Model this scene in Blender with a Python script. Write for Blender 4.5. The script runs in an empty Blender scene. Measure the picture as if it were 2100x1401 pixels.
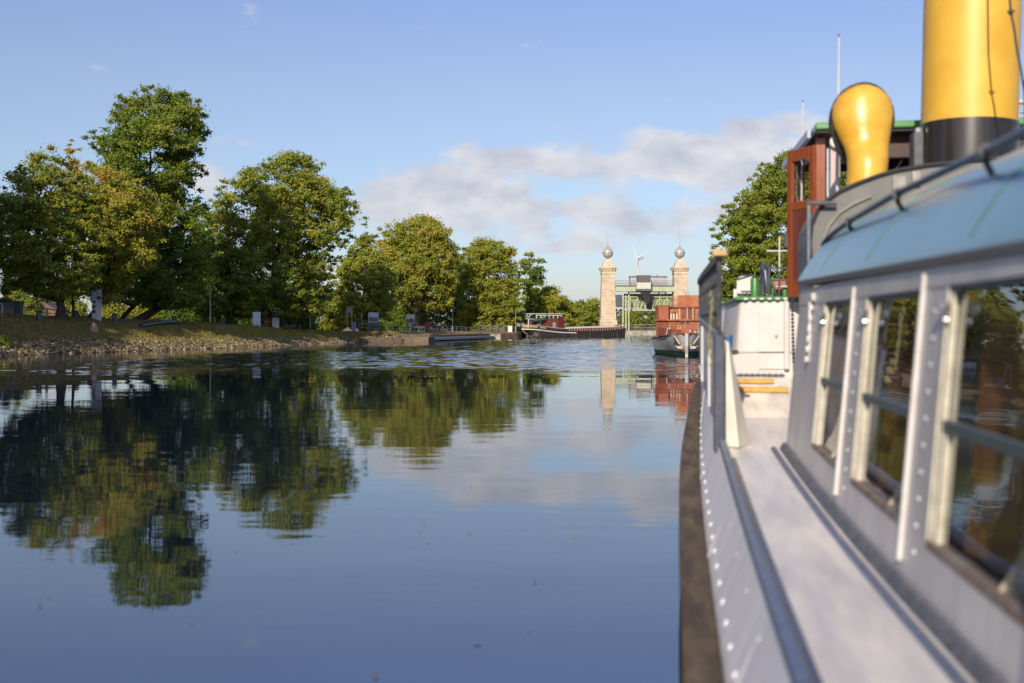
import bpy, math, random
import numpy as np
from mathutils import Vector, Matrix
R = math.radians
C = bpy.context.scene.collection
F = 2333.0; CX = 1050.0; HZ = 668.0; EYE = 2.0      # photo geometry: focal length in photo pixels, principal column, horizon row, eye height over the water
# ------------------------------------------------------------------ camera
scn = bpy.context.scene
cam_d = bpy.data.cameras.new('camera'); cam = bpy.data.objects.new('camera', cam_d); C.objects.link(cam)
cam.location = (0, 0, EYE); cam.rotation_euler = (R(90), 0, 0)
cam_d.sensor_width = 36; cam_d.lens = F/2100*36; cam_d.shift_y = -(700.5-HZ)/2100
cam_d.clip_start = 0.1; cam_d.clip_end = 6000
cam_d.dof.use_dof = True; cam_d.dof.focus_distance = 110; cam_d.dof.aperture_fstop = 1.3
scn.camera = cam
# ------------------------------------------------------------------ world and sun
SUN_AZ, SUN_EL = 15.0, 22.5      # the light travels towards this azimuth (clockwise from +Y)
w = bpy.data.worlds.new('World'); scn.world = w; w.use_nodes = True
nt = w.node_tree; nt.nodes.clear()
def N(nt, t, **k):
    n = nt.nodes.new(t)
    for a, v in k.items(): setattr(n, a, v)
    return n
def mth(nt, op, a, b=None, c=None):
    n = nt.nodes.new('ShaderNodeMath'); n.operation = op
    for i, v in enumerate((a, b, c)):
        if v is None: continue
        if hasattr(v, 'links') or hasattr(v, 'is_output'): nt.links.new(v, n.inputs[i])
        else: n.inputs[i].default_value = v
    return n.outputs[0]
sky = N(nt, 'ShaderNodeTexSky', sky_type='NISHITA', sun_disc=False, sun_elevation=R(SUN_EL), sun_rotation=R(180+SUN_AZ), altitude=0, air_density=1.0, dust_density=0.5, ozone_density=1.6)
bg = N(nt, 'ShaderNodeBackground'); out = N(nt, 'ShaderNodeOutputWorld')
bg.inputs[1].default_value = 0.111
tc = N(nt, 'ShaderNodeTexCoord'); sx = N(nt, 'ShaderNodeSeparateXYZ'); nt.links.new(tc.outputs['Generated'], sx.inputs[0])
az = mth(nt, 'ARCTAN2', sx.outputs[0], sx.outputs[1]); el = mth(nt, 'ARCSINE', sx.outputs[2])
cmb = N(nt, 'ShaderNodeCombineXYZ'); nt.links.new(az, cmb.inputs[0]); nt.links.new(mth(nt, 'MULTIPLY', el, 1.7), cmb.inputs[1])
ns = N(nt, 'ShaderNodeTexNoise'); ns.inputs['Scale'].default_value = 19; ns.inputs['Detail'].default_value = 7; ns.inputs['Roughness'].default_value = .52
nt.links.new(cmb.outputs[0], ns.inputs['Vector'])
# cloud banks: azimuth, elevation, half widths in degrees, weight
def deg(px, py): return math.degrees(math.atan((px-CX)/F)), math.degrees(math.atan((HZ-py)/F))
banks = [(1550,325,290,75,1.0),(1400,335,120,45,.8),(1130,330,120,35,.75),(960,345,110,55,.8),(1010,430,170,55,.8),(1250,430,160,28,.6),(860,400,120,60,.65),
         (1150,505,130,35,.7),(1330,480,90,30,.55),(1420,450,110,40,.5),(420,380,70,45,.9),(30,590,130,50,.95),(-150,560,160,60,.8),(1500,560,90,50,.6),(520,300,120,18,.35),(760,440,80,60,.6),(-300,420,160,60,.8),(2300,420,300,60,.8),(640,560,300,50,.5)]
tot = None
for (px, py, hw, hh, wt) in banks:
    a0 = math.atan((px-CX)/F); e0 = math.atan((HZ-py)/F)
    da = mth(nt, 'DIVIDE', mth(nt, 'SUBTRACT', az, a0), hw/F); de = mth(nt, 'DIVIDE', mth(nt, 'SUBTRACT', el, e0), hh/F)
    g = mth(nt, 'MULTIPLY', mth(nt, 'EXPONENT', mth(nt, 'MULTIPLY', mth(nt, 'ADD', mth(nt, 'MULTIPLY', da, da), mth(nt, 'MULTIPLY', de, de)), -1.0)), wt)
    tot = g if tot is None else mth(nt, 'ADD', tot, g)
cov = mth(nt, 'MINIMUM', tot, 1.0)
den = mth(nt, 'ADD', mth(nt, 'MULTIPLY', ns.outputs[0], 1.55), mth(nt, 'MULTIPLY', cov, .66))
mr = N(nt, 'ShaderNodeMapRange', interpolation_type='SMOOTHSTEP'); nt.links.new(den, mr.inputs[0])
mr.inputs[1].default_value = .98; mr.inputs[2].default_value = 1.34; mr.inputs[3].default_value = 0; mr.inputs[4].default_value = .86
ns2 = N(nt, 'ShaderNodeTexNoise'); ns2.inputs['Scale'].default_value = 22; ns2.inputs['Detail'].default_value = 4
nt.links.new(cmb.outputs[0], ns2.inputs['Vector'])
cr = N(nt, 'ShaderNodeValToRGB'); nt.links.new(ns2.outputs[0], cr.inputs[0])
cr.color_ramp.elements[0].position = .3; cr.color_ramp.elements[0].color = (3.5, 3.6, 4.15, 1)
cr.color_ramp.elements[1].position = .7; cr.color_ramp.elements[1].color = (5.6, 5.4, 5.5, 1)
mx = N(nt, 'ShaderNodeMix', data_type='RGBA'); nt.links.new(mr.outputs[0], mx.inputs[0])
gain = N(nt, 'ShaderNodeMix', data_type='RGBA', blend_type='MULTIPLY'); gain.inputs[0].default_value = 1
nt.links.new(sky.outputs[0], gain.inputs[6]); gr = N(nt, 'ShaderNodeValToRGB'); nt.links.new(mth(nt, 'DIVIDE', el, .35), gr.inputs[0]); gr.color_ramp.elements[0].color = (.52, .555, .76, 1); gr.color_ramp.elements[1].color = (.98, .92, 1.2, 1); e_ = gr.color_ramp.elements.new(.8); e_.color = (.84, .76, .91, 1); e_ = gr.color_ramp.elements.new(.35); e_.color = (.70, .68, .79, 1); e_ = gr.color_ramp.elements.new(.57); e_.color = (.83, .74, .81, 1); nt.links.new(gr.outputs[0], gain.inputs[7])
nt.links.new(gain.outputs[2], mx.inputs[6]); nt.links.new(cr.outputs[0], mx.inputs[7])
nt.links.new(mx.outputs[2], bg.inputs[0]); nt.links.new(bg.outputs[0], out.inputs[0])
sd = bpy.data.lights.new('sun', 'SUN'); sd.energy = 3.7; sd.angle = R(.55); sd.color = (1, .88, .72)
so = bpy.data.objects.new('sun', sd); C.objects.link(so)
dvec = Vector((math.sin(R(SUN_AZ))*math.cos(R(SUN_EL)), math.cos(R(SUN_AZ))*math.cos(R(SUN_EL)), -math.sin(R(SUN_EL))))
so.rotation_euler = dvec.to_track_quat('-Z', 'Y').to_euler(); so.location = (0, -50, 60)
vs = scn.view_settings; vs.view_transform = 'Standard'; vs.look = 'None'; vs.exposure = 0.43; vs.gamma = 1
scn.cycles.max_bounces = 10; scn.cycles.transparent_max_bounces = 12; scn.cycles.caustics_reflective = False; scn.cycles.caustics_refractive = False
# ------------------------------------------------------------------ materials
MATS = {}
def mat(name, col, rough=.6, metal=0, noise=None, col2=None, bump=0, bscale=30, coat=0, spec=.5, stretch=(1, 1, 1), lo=.4, hi=.65, detail=5):
    """principled material, optionally blotched between two colours of the thing itself"""
    if name in MATS: return MATS[name]
    m = bpy.data.materials.new(name); m.use_nodes = True; nt = m.node_tree; b = nt.nodes['Principled BSDF']
    b.inputs['Base Color'].default_value = (*col, 1); b.inputs['Roughness'].default_value = rough; b.inputs['Metallic'].default_value = metal
    b.inputs['Coat Weight'].default_value = coat; b.inputs['Coat Roughness'].default_value = .08; b.inputs['Specular IOR Level'].default_value = spec
    t = N(nt, 'ShaderNodeTexCoord'); mp = N(nt, 'ShaderNodeMapping'); nt.links.new(t.outputs['Object'], mp.inputs[0]); mp.inputs['Scale'].default_value = stretch
    if noise is None: noise = 6; 
    if col2 is None: col2 = tuple(c*.82 for c in col)
    n = N(nt, 'ShaderNodeTexNoise'); n.inputs['Scale'].default_value = noise; n.inputs['Detail'].default_value = detail; n.inputs['Roughness'].default_value = .62; nt.links.new(mp.outputs[0], n.inputs[0])
    r = N(nt, 'ShaderNodeValToRGB'); nt.links.new(n.outputs[0], r.inputs[0])
    r.color_ramp.elements[0].position = lo; r.color_ramp.elements[0].color = (*col, 1); r.color_ramp.elements[1].position = hi; r.color_ramp.elements[1].color = (*col2, 1)
    nt.links.new(r.outputs[0], b.inputs['Base Color'])
    if bump:
        n2 = N(nt, 'ShaderNodeTexNoise'); n2.inputs['Scale'].default_value = bscale; n2.inputs['Detail'].default_value = 4; nt.links.new(mp.outputs[0], n2.inputs[0])
        bp = N(nt, 'ShaderNodeBump'); bp.inputs['Strength'].default_value = .6; bp.inputs['Distance'].default_value = bump; nt.links.new(n2.outputs[0], bp.inputs['Height']); nt.links.new(bp.outputs[0], b.inputs['Normal'])
    MATS[name] = m; return m
def leafmat(name, stops):
    m = bpy.data.materials.new(name); m.use_nodes = True; nt = m.node_tree; nt.nodes.clear()
    o = N(nt, 'ShaderNodeOutputMaterial'); a = N(nt, 'ShaderNodeAttribute', attribute_name='tint'); r = N(nt, 'ShaderNodeValToRGB')
    nt.links.new(a.outputs['Fac'], r.inputs[0]); e = r.color_ramp.elements
    while len(e) < len(stops): e.new(.5)
    for i, (p, c) in enumerate(stops): e[i].position = p; e[i].color = (*c, 1)
    d = N(nt, 'ShaderNodeBsdfPrincipled'); d.inputs['Roughness'].default_value = .55; d.inputs['Specular IOR Level'].default_value = .3
    t = N(nt, 'ShaderNodeBsdfTranslucent'); mx = N(nt, 'ShaderNodeMixShader'); mx.inputs[0].default_value = .42
    nt.links.new(r.outputs[0], d.inputs['Base Color']); nt.links.new(r.outputs[0], t.inputs[0])
    nt.links.new(d.outputs[0], mx.inputs[1]); nt.links.new(t.outputs[0], mx.inputs[2]); nt.links.new(mx.outputs[0], o.inputs[0]); return m
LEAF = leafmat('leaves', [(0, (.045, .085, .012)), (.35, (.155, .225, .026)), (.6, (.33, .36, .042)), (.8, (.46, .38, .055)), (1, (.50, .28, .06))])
BARK = mat('bark', (.06, .05, .04), .9, noise=9, col2=(.11, .095, .075), bump=.02, stretch=(1, 1, .3))
# ------------------------------------------------------------------ mesh helpers
class MB:
    def __init__(s): s.v = []; s.f = []; s.mi = []; s.cur = 0
    def add(s, vs, fs):
        k = len(s.v); s.v += [tuple(p) for p in vs]; s.f += [tuple(i+k for i in f) for f in fs]; s.mi += [s.cur]*len(fs); return s
    def box(s, a, b, M=None):
        x0, y0, z0 = [min(p, q) for p, q in zip(a, b)]; x1, y1, z1 = [max(p, q) for p, q in zip(a, b)]
        v = [(x0,y0,z0),(x1,y0,z0),(x1,y1,z0),(x0,y1,z0),(x0,y0,z1),(x1,y0,z1),(x1,y1,z1),(x0,y1,z1)]
        if M is not None: v = [M @ Vector(p) for p in v]
        return s.add(v, [(0,3,2,1),(4,5,6,7),(0,1,5,4),(1,2,6,5),(2,3,7,6),(3,0,4,7)])
    def cbox(s, c, d, M=None): return s.box([p-q/2 for p, q in zip(c, d)], [p+q/2 for p, q in zip(c, d)], M)
    def hexa(s, v8): return s.add(v8, [(0,3,2,1),(4,5,6,7),(0,1,5,4),(1,2,6,5),(2,3,7,6),(3,0,4,7)])
    def tube(s, pts, r, n=8, cap=True):
        pts = [Vector(p) for p in pts]; rs = r if isinstance(r, (list, tuple)) else [r]*len(pts); vs = []; up = None
        for i, p in enumerate(pts):
            t = (pts[min(i+1, len(pts)-1)]-pts[max(i-1, 0)]).normalized()
            if up is None: up = Vector((0, 0, 1)) if abs(t.z) < .9 else Vector((1, 0, 0))
            a = t.cross(up); a = a.normalized() if a.length > 1e-6 else t.orthogonal().normalized(); b = a.cross(t).normalized(); up = b
            for k in range(n): q = 2*math.pi*k/n; vs.append(p + a*(math.cos(q)*rs[i]) + b*(math.sin(q)*rs[i]))
        fs = [(i*n+k, i*n+(k+1) % n, (i+1)*n+(k+1) % n, (i+1)*n+k) for i in range(len(pts)-1) for k in range(n)]
        if cap: fs += [tuple(range(n-1, -1, -1)), tuple((len(pts)-1)*n+k for k in range(n))]
        return s.add(vs, fs)
    def lathe(s, prof, c=(0, 0, 0), n=24, M=None):      # prof: (radius, z)
        vs = []
        for (r, z) in prof:
            for k in range(n): q = 2*math.pi*k/n; vs.append(Vector((c[0]+math.cos(q)*r, c[1]+math.sin(q)*r, c[2]+z)))
        if M is not None: vs = [M @ p for p in vs]
        fs = [(i*n+k, i*n+(k+1) % n, (i+1)*n+(k+1) % n, (i+1)*n+k) for i in range(len(prof)-1) for k in range(n)]
        fs += [tuple(range(n-1, -1, -1)), tuple((len(prof)-1)*n+k for k in range(n))]
        return s.add(vs, fs)
    def prism(s, poly, axis, a, b):      # polygon in the two other axes, extruded along axis
        def P(p, t): return {'x': (t, p[0], p[1]), 'y': (p[0], t, p[1]), 'z': (p[0], p[1], t)}[axis]
        n = len(poly); return s.add([P(p, a) for p in poly]+[P(p, b) for p in poly], [tuple(range(n)), tuple(range(2*n-1, n-1, -1))]+[(i, i+n, (i+1) % n+n, (i+1) % n) for i in range(n)])
    def loft(s, rings, closed=True, caps=True):
        n = len(rings[0]); vs = [p for r in rings for p in r]; m = n if closed else n-1
        fs = [(i*n+k, i*n+(k+1) % n, (i+1)*n+(k+1) % n, (i+1)*n+k) for i in range(len(rings)-1) for k in range(m)]
        if caps and closed: fs += [tuple(range(n-1, -1, -1)), tuple((len(rings)-1)*n+k for k in range(n))]
        return s.add(vs, fs)
    def build(s, name, m, parent=None, smooth=False, bevel=0, loc=None, rotz=0):
        me = bpy.data.meshes.new(name); me.from_pydata(s.v, [], s.f)
        for mm in (m if isinstance(m, (list, tuple)) else [m]): me.materials.append(mm)
        me.polygons.foreach_set('material_index', s.mi); me.update()
        import bmesh
        bm = bmesh.new(); bm.from_mesh(me); bmesh.ops.recalc_face_normals(bm, faces=bm.faces); bm.to_mesh(me); bm.free()
        if smooth:
            me.polygons.foreach_set('use_smooth', [True]*len(me.polygons)); me.set_sharp_from_angle(angle=R(38))
        o = bpy.data.objects.new(name, me); C.objects.link(o)
        if parent is not None: o.parent = parent
        if loc is not None: o.location = loc
        if rotz: o.rotation_euler.z = rotz
        if bevel:
            b = o.modifiers.new('bevel', 'BEVEL'); b.width = bevel; b.segments = 2; b.limit_method = 'ANGLE'
        return o
def empty(name, loc=(0, 0, 0), rz=0):
    o = bpy.data.objects.new(name, None); C.objects.link(o); o.location = loc; o.rotation_euler = (0, 0, rz); o.empty_display_size = .2; return o
def tag(o, label=None, cat=None, group=None, kind=None):
    if label: o['label'] = label
    if cat: o['category'] = cat
    if group: o['group'] = group
    if kind: o['kind'] = kind
    return o
def copy_tree(o, parent=None):
    c = o.copy(); C.objects.link(c); c.parent = parent
    for ch in list(o.children): copy_tree(ch, c)
    return c
def P(px, py, Y): return Vector(((px-CX)/F*Y, Y, EYE-(py-HZ)/F*Y))
def lerp(tab, x):
    if x <= tab[0][0]: return tab[0][1]
    for (a, b), (c, d) in zip(tab, tab[1:]):
        if x <= c: return b+(d-b)*(x-a)/(c-a)
    return tab[-1][1]
def spline(tab, x):      # Catmull-Rom through a table
    n = len(tab)
    if x <= tab[0][0]: return tab[0][1]
    if x >= tab[-1][0]: return tab[-1][1]
    for i in range(n-1):
        if x <= tab[i+1][0]: break
    x0, y0 = tab[i]; x1, y1 = tab[i+1]; h = x1-x0; t = (x-x0)/h
    d = lambda j: (tab[min(j+1, n-1)][1]-tab[max(j-1, 0)][1])/(tab[min(j+1, n-1)][0]-tab[max(j-1, 0)][0])
    return (2*t**3-3*t*t+1)*y0+(t**3-2*t*t+t)*h*d(i)+(-2*t**3+3*t*t)*y1+(t**3-t*t)*h*d(i+1)
# ------------------------------------------------------------------ terrain
QA = 8.41; TQ = math.tan(R(QA))
WP = [(-95,-320),(-62,-60),(-50,0),(-40,52),(-33.7,75),(-24.5,104),(-18.6,136),(-13.4,140.5),(-10.7,146),(-3.6,173),(.8,180),(3,203),(16,214),(19,233),(40,236),(42,236),(7.2+72*.148,72),(7.2,0),(-40.2,-320)]
wpa = np.array(WP)
def shore(x, y):      # signed distance to the water's edge, positive on land
    x = np.asarray(x, float); y = np.asarray(y, float); d = np.full(x.shape, 1e9); ins = np.zeros(x.shape, bool)
    for i in range(len(WP)):
        ax, ay = WP[i]; bx, by = WP[(i+1) % len(WP)]; ex, ey = bx-ax, by-ay
        t = np.clip(((x-ax)*ex+(y-ay)*ey)/(ex*ex+ey*ey), 0, 1); d = np.minimum(d, np.hypot(x-ax-t*ex, y-ay-t*ey))
        c = ((ay > y) != (by > y)) & (x < (bx-ax)*(y-ay)/((by-ay) if by != ay else 1e-9)+ax); ins ^= c
    return np.where(ins, -d, d)
def height(x, y):
    x = np.asarray(x, float); y = np.asarray(y, float); s = shore(x, y)
    hc = np.interp(y, [-100, 60, 85, 110, 130, 140, 152, 400], [2.85, 2.8, 2.74, 2.2, 1.65, 1.25, .9, .9])
    left = (x < -2-.05*np.clip(y-137, 0, 99)) & (y < 140)
    hc = np.where(left | (x < -14), hc, .95); ws = np.where(left, 5.6, .5)
    ws = np.where((y > 133) & (x < -9), np.interp(y, [133, 141], [5.6, 2.2]), ws)
    t = np.clip(s/ws, 0, 1); up = hc*(1-(1-t)**1.35) + np.clip(s-ws, 0, 12)*.012
    rip = .05*np.sin(x*2.3+y*1.1)*np.sin(y*1.7-x*.8)+.03*np.sin(x*5.1-y*3.3)
    return np.where(s > 0, up+rip*np.clip(s, 0, 1)*(1-.6*t), np.maximum(-1.6, s*.6-.02))
def H(x, y): return float(height(np.array([x]), np.array([y]))[0])
def gp(px, s):      # where the sight line through column px reaches s metres inland on the left bank
    ys = np.arange(40, 330, .25); xs = (px-CX)/F*ys; d = shore(xs, ys)
    first = np.argmax(d > 0) if (d < 0).any() else 0
    ok = np.where((d >= s) & (np.arange(len(ys)) >= np.argmax(d > 0)))[0]
    # skip any land before the water
    wstart = np.argmax(d < 0); ok = ok[ok > wstart]; i = ok[0]
    return Vector((xs[i], ys[i], H(xs[i], ys[i])))
def axis_(a, b, fine0, fine1, st, grow=1.35):
    c = list(np.arange(fine0, fine1+st/2, st)); q = st; v = fine0; L = []
    while v > a: q *= grow; v -= q; L.append(max(v, a))
    q = st; v = c[-1]; Rr = []
    while v < b: q *= grow; v += q; Rr.append(min(v, b))
    return np.array(L[::-1]+c+Rr)
gx = axis_(-2500, 2500, -62, 44, .55); gy = axis_(-1200, 3800, 40, 245, .8)
XX, YY = np.meshgrid(gx, gy); ZZ = height(XX, YY)
nx, ny = len(gx), len(gy)
gv = np.stack([XX.ravel(), YY.ravel(), ZZ.ravel()], 1)
idx = np.arange(nx*ny).reshape(ny, nx); gf = np.stack([idx[:-1,:-1].ravel(), idx[:-1,1:].ravel(), idx[1:,1:].ravel(), idx[1:,:-1].ravel()], 1)
def npmesh(name, v, f, mats, tint=None, smooth=False):
    k = f.shape[1]; me = bpy.data.meshes.new(name); me.vertices.add(len(v)); me.vertices.foreach_set('co', np.ascontiguousarray(v, np.float32).ravel())
    me.loops.add(len(f)*k); me.loops.foreach_set('vertex_index', f.ravel().astype(np.int32))
    me.polygons.add(len(f)); me.polygons.foreach_set('loop_start', np.arange(0, len(f)*k, k, dtype=np.int32))
    if smooth: me.polygons.foreach_set('use_smooth', np.ones(len(f), bool))
    for m in mats: me.materials.append(m)
    if tint is not None:
        a = me.attributes.new('tint', 'FLOAT', 'FACE'); a.data.foreach_set('value', tint.astype(np.float32))
    me.update(calc_edges=True); me.validate(); return me
gm = bpy.data.materials.new('bank_soil'); gm.use_nodes = True; n_ = gm.node_tree; b = n_.nodes['Principled BSDF']; b.inputs['Roughness'].default_value = .95; b.inputs['Specular IOR Level'].default_value = .15
t = N(n_, 'ShaderNodeTexCoord'); n1 = N(n_, 'ShaderNodeTexNoise'); n1.inputs['Scale'].default_value = .45; n1.inputs['Detail'].default_value = 6; n_.links.new(t.outputs['Object'], n1.inputs[0])
n2 = N(n_, 'ShaderNodeTexNoise'); n2.inputs['Scale'].default_value = 5; n2.inputs['Detail'].default_value = 6; n_.links.new(t.outputs['Object'], n2.inputs[0])
r1 = N(n_, 'ShaderNodeValToRGB'); n_.links.new(n1.outputs[0], r1.inputs[0]); r1.color_ramp.elements[0].position = .42; r1.color_ramp.elements[0].color = (.30, .17, .085, 1); r1.color_ramp.elements[1].position = .58; r1.color_ramp.elements[1].color = (.32, .24, .10, 1)
r2 = N(n_, 'ShaderNodeValToRGB'); n_.links.new(n2.outputs[0], r2.inputs[0]); r2.color_ramp.elements[0].position = .35; r2.color_ramp.elements[0].color = (.35, .35, .35, 1); r2.color_ramp.elements[1].position = .68; r2.color_ramp.elements[1].color = (1.7, 1.6, 1.4, 1)
m1 = N(n_, 'ShaderNodeMix', data_type='RGBA', blend_type='MULTIPLY'); m1.inputs[0].default_value = 1; n_.links.new(r1.outputs[0], m1.inputs[6]); n_.links.new(r2.outputs[0], m1.inputs[7]); n_.links.new(m1.outputs[2], b.inputs[0])
bp = N(n_, 'ShaderNodeBump'); bp.inputs['Distance'].default_value = .12; bp.inputs['Strength'].default_value = .8; n_.links.new(n2.outputs[0], bp.inputs['Height']); n_.links.new(bp.outputs[0], b.inputs['Normal'])
go = bpy.data.objects.new('ground', npmesh('ground', gv, gf, [gm], smooth=True)); C.objects.link(go); tag(go, kind='structure')
# water
wm = bpy.data.materials.new('canal_water'); wm.use_nodes = True; n_ = wm.node_tree; b = n_.nodes['Principled BSDF']
b.inputs['Base Color'].default_value = (.004, .010, .024, 1); b.inputs['Roughness'].default_value = .015; b.inputs['IOR'].default_value = 3.2
t = N(n_, 'ShaderNodeNewGeometry'); sp = N(n_, 'ShaderNodeSeparateXYZ'); n_.links.new(t.outputs['Position'], sp.inputs[0])
def wnoise(sc, st, det=3, rough=.5):
    mp = N(n_, 'ShaderNodeMapping'); mp.inputs['Scale'].default_value = st; n_.links.new(t.outputs['Position'], mp.inputs[0])
    q = N(n_, 'ShaderNodeTexNoise'); q.inputs['Scale'].default_value = sc; q.inputs['Detail'].default_value = det; q.inputs['Roughness'].default_value = rough; n_.links.new(mp.outputs[0], q.inputs[0]); return q.outputs[0]
big = wnoise(.5, (.35, 1, 1), 2); fine = wnoise(1.9, (.4, 1, 1), 3, .55)
def mrng(v, a, b_, c, d):
    q = N(n_, 'ShaderNodeMapRange', interpolation_type='SMOOTHSTEP'); n_.links.new(v, q.inputs[0]); q.inputs[1].default_value = a; q.inputs[2].default_value = b_; q.inputs[3].default_value = c; q.inputs[4].default_value = d; return q.outputs[0]
hgt = mth(n_, 'MULTIPLY', mth(n_, 'ADD', mth(n_, 'MULTIPLY', big, .0075), mth(n_, 'MULTIPLY', fine, .0024)), mrng(sp.outputs[1], 30, 46, 1, 0))
bp = N(n_, 'ShaderNodeBump'); bp.inputs['Distance'].default_value = 1.0; bp.inputs['Strength'].default_value = 1; n_.links.new(hgt, bp.inputs['Height']); n_.links.new(bp.outputs[0], b.inputs['Normal'])
# the surface itself carries the wind ripples beyond the calm foreground
wx = axis_(-150, 120, -42, 46, .36, 1.6); wy = np.concatenate([[-420, -150, -40, 0, 15, 25], np.arange(30, 46, .3), np.arange(46, 110, .125), np.arange(110, 160, .2), np.arange(160, 239, .32), [244, 300]]); WXX, WYY = np.meshgrid(wx, wy); rg_ = np.random.default_rng(77)
def field(sx_, sy_, n, seed):
    r_ = np.random.default_rng(seed); o_ = np.zeros_like(WXX)
    for i in range(n):
        f_ = 2**r_.uniform(-1, 1.4); a_ = r_.uniform(0, 6.28); o_ += np.sin(WXX*sx_*f_*math.cos(a_)+WYY*sy_*f_*math.sin(a_)+r_.uniform(0, 6.28))/f_**.6
    return o_/math.sqrt(n)
pt = field(.10, .55, 14, 3); pt2 = field(.06, .12, 10, 4)
sm = lambda v, a, b_: (lambda t: t*t*(3-2*t))(np.clip((v-a)/(b_-a), 0, 1))
SH = -shore(WXX, WYY)
ruf = sm(WYY+pt*3.0+pt2*2, 47, 60)*(.10+.90*sm(WXX-.19*WYY+pt2*3+pt*1.5, -38, -26))
lo_ = sm(WYY, 30, 46)
streak = np.exp(-(((WXX+8.5+(WYY-55)*.1)/4.2)**2+((WYY-55.5)/3.6)**2))*(.35+.45*pt.clip(0, 2))
cal = .35+.5*np.clip(pt+.3, 0, 1.5)
hh_ = np.zeros_like(WXX); hc_ = np.zeros_like(WXX)
for i in range(130):
    lam = rg_.uniform(.36, 1.15); th_ = math.pi/2+rg_.normal()*.8; k_ = 2*math.pi/lam; hh_ += lam*math.sqrt(2/130)/(2*math.pi)*np.sin(k_*(WXX*math.cos(th_)*.85+WYY*math.sin(th_))+rg_.uniform(0, 6.28))*(1 if lam > .9 else 1-sm(WYY, 120, 170))
for i in range(30):
    lam = rg_.uniform(.9, 4.5); th_ = math.pi/2+rg_.normal()*.35; k_ = 2*math.pi/lam; hc_ += lam*math.sqrt(2/30)/(2*math.pi)*np.sin(k_*(WXX*math.cos(th_)*.5+WYY*math.sin(th_))+rg_.uniform(0, 6.28))
ZW = hh_*(.105*ruf+.05*streak)+hc_*lo_*.0042*cal
wi = np.arange(len(wx)*len(wy)).reshape(len(wy), len(wx)); wf = np.stack([wi[:-1,:-1].ravel(), wi[:-1,1:].ravel(), wi[1:,1:].ravel(), wi[1:,:-1].ravel()], 1)
wo = bpy.data.objects.new('canal_water', npmesh('canal_water', np.stack([WXX.ravel(), WYY.ravel(), ZW.ravel()], 1), wf, [wm], smooth=True)); C.objects.link(wo); tag(wo, kind='structure')
# ------------------------------------------------------------------ trees
def crown_mesh(name, clumps, leaves, size, tint, rng, upbias=.7):
    per = np.maximum(4, (leaves*np.array([c[3]**2 for c in clumps])/sum(c[3]**2 for c in clumps))).astype(int)
    cc = np.repeat(np.array([c[:3] for c in clumps]), per, 0); rr = np.repeat(np.array([c[3] for c in clumps]), per); tt = np.repeat(np.array([c[4] for c in clumps]), per)
    n = len(cc); d = rng.normal(size=(n, 3)); d /= np.linalg.norm(d, axis=1)[:, None]; rad = np.minimum(1.5, np.abs(rng.normal(size=n))*.62+.12)
    p = cc + d*(rad*rr)[:, None]*np.array([1, 1, .62])
    nr = rng.normal(size=(n, 3))*.75 + d*.6 + np.array([-.12, -.45, 0]); nr[:, 2] += upbias*.55; nr /= np.linalg.norm(nr, axis=1)[:, None]
    a = np.cross(nr, rng.normal(size=(n, 3))); a /= np.linalg.norm(a, axis=1)[:, None]; b = np.cross(nr, a)
    s = (size*(.55+.75*rng.random(n)))[:, None]
    v = np.stack([p-a*s*.5, p+b*s*.42-nr*s*.06, p+a*s*.6, p-b*s*.42-nr*s*.06], 1).reshape(-1, 3)
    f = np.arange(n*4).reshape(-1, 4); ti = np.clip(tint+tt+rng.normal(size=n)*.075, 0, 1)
    return npmesh(name, v, f, [LEAF], ti)
TREES = {}
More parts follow.
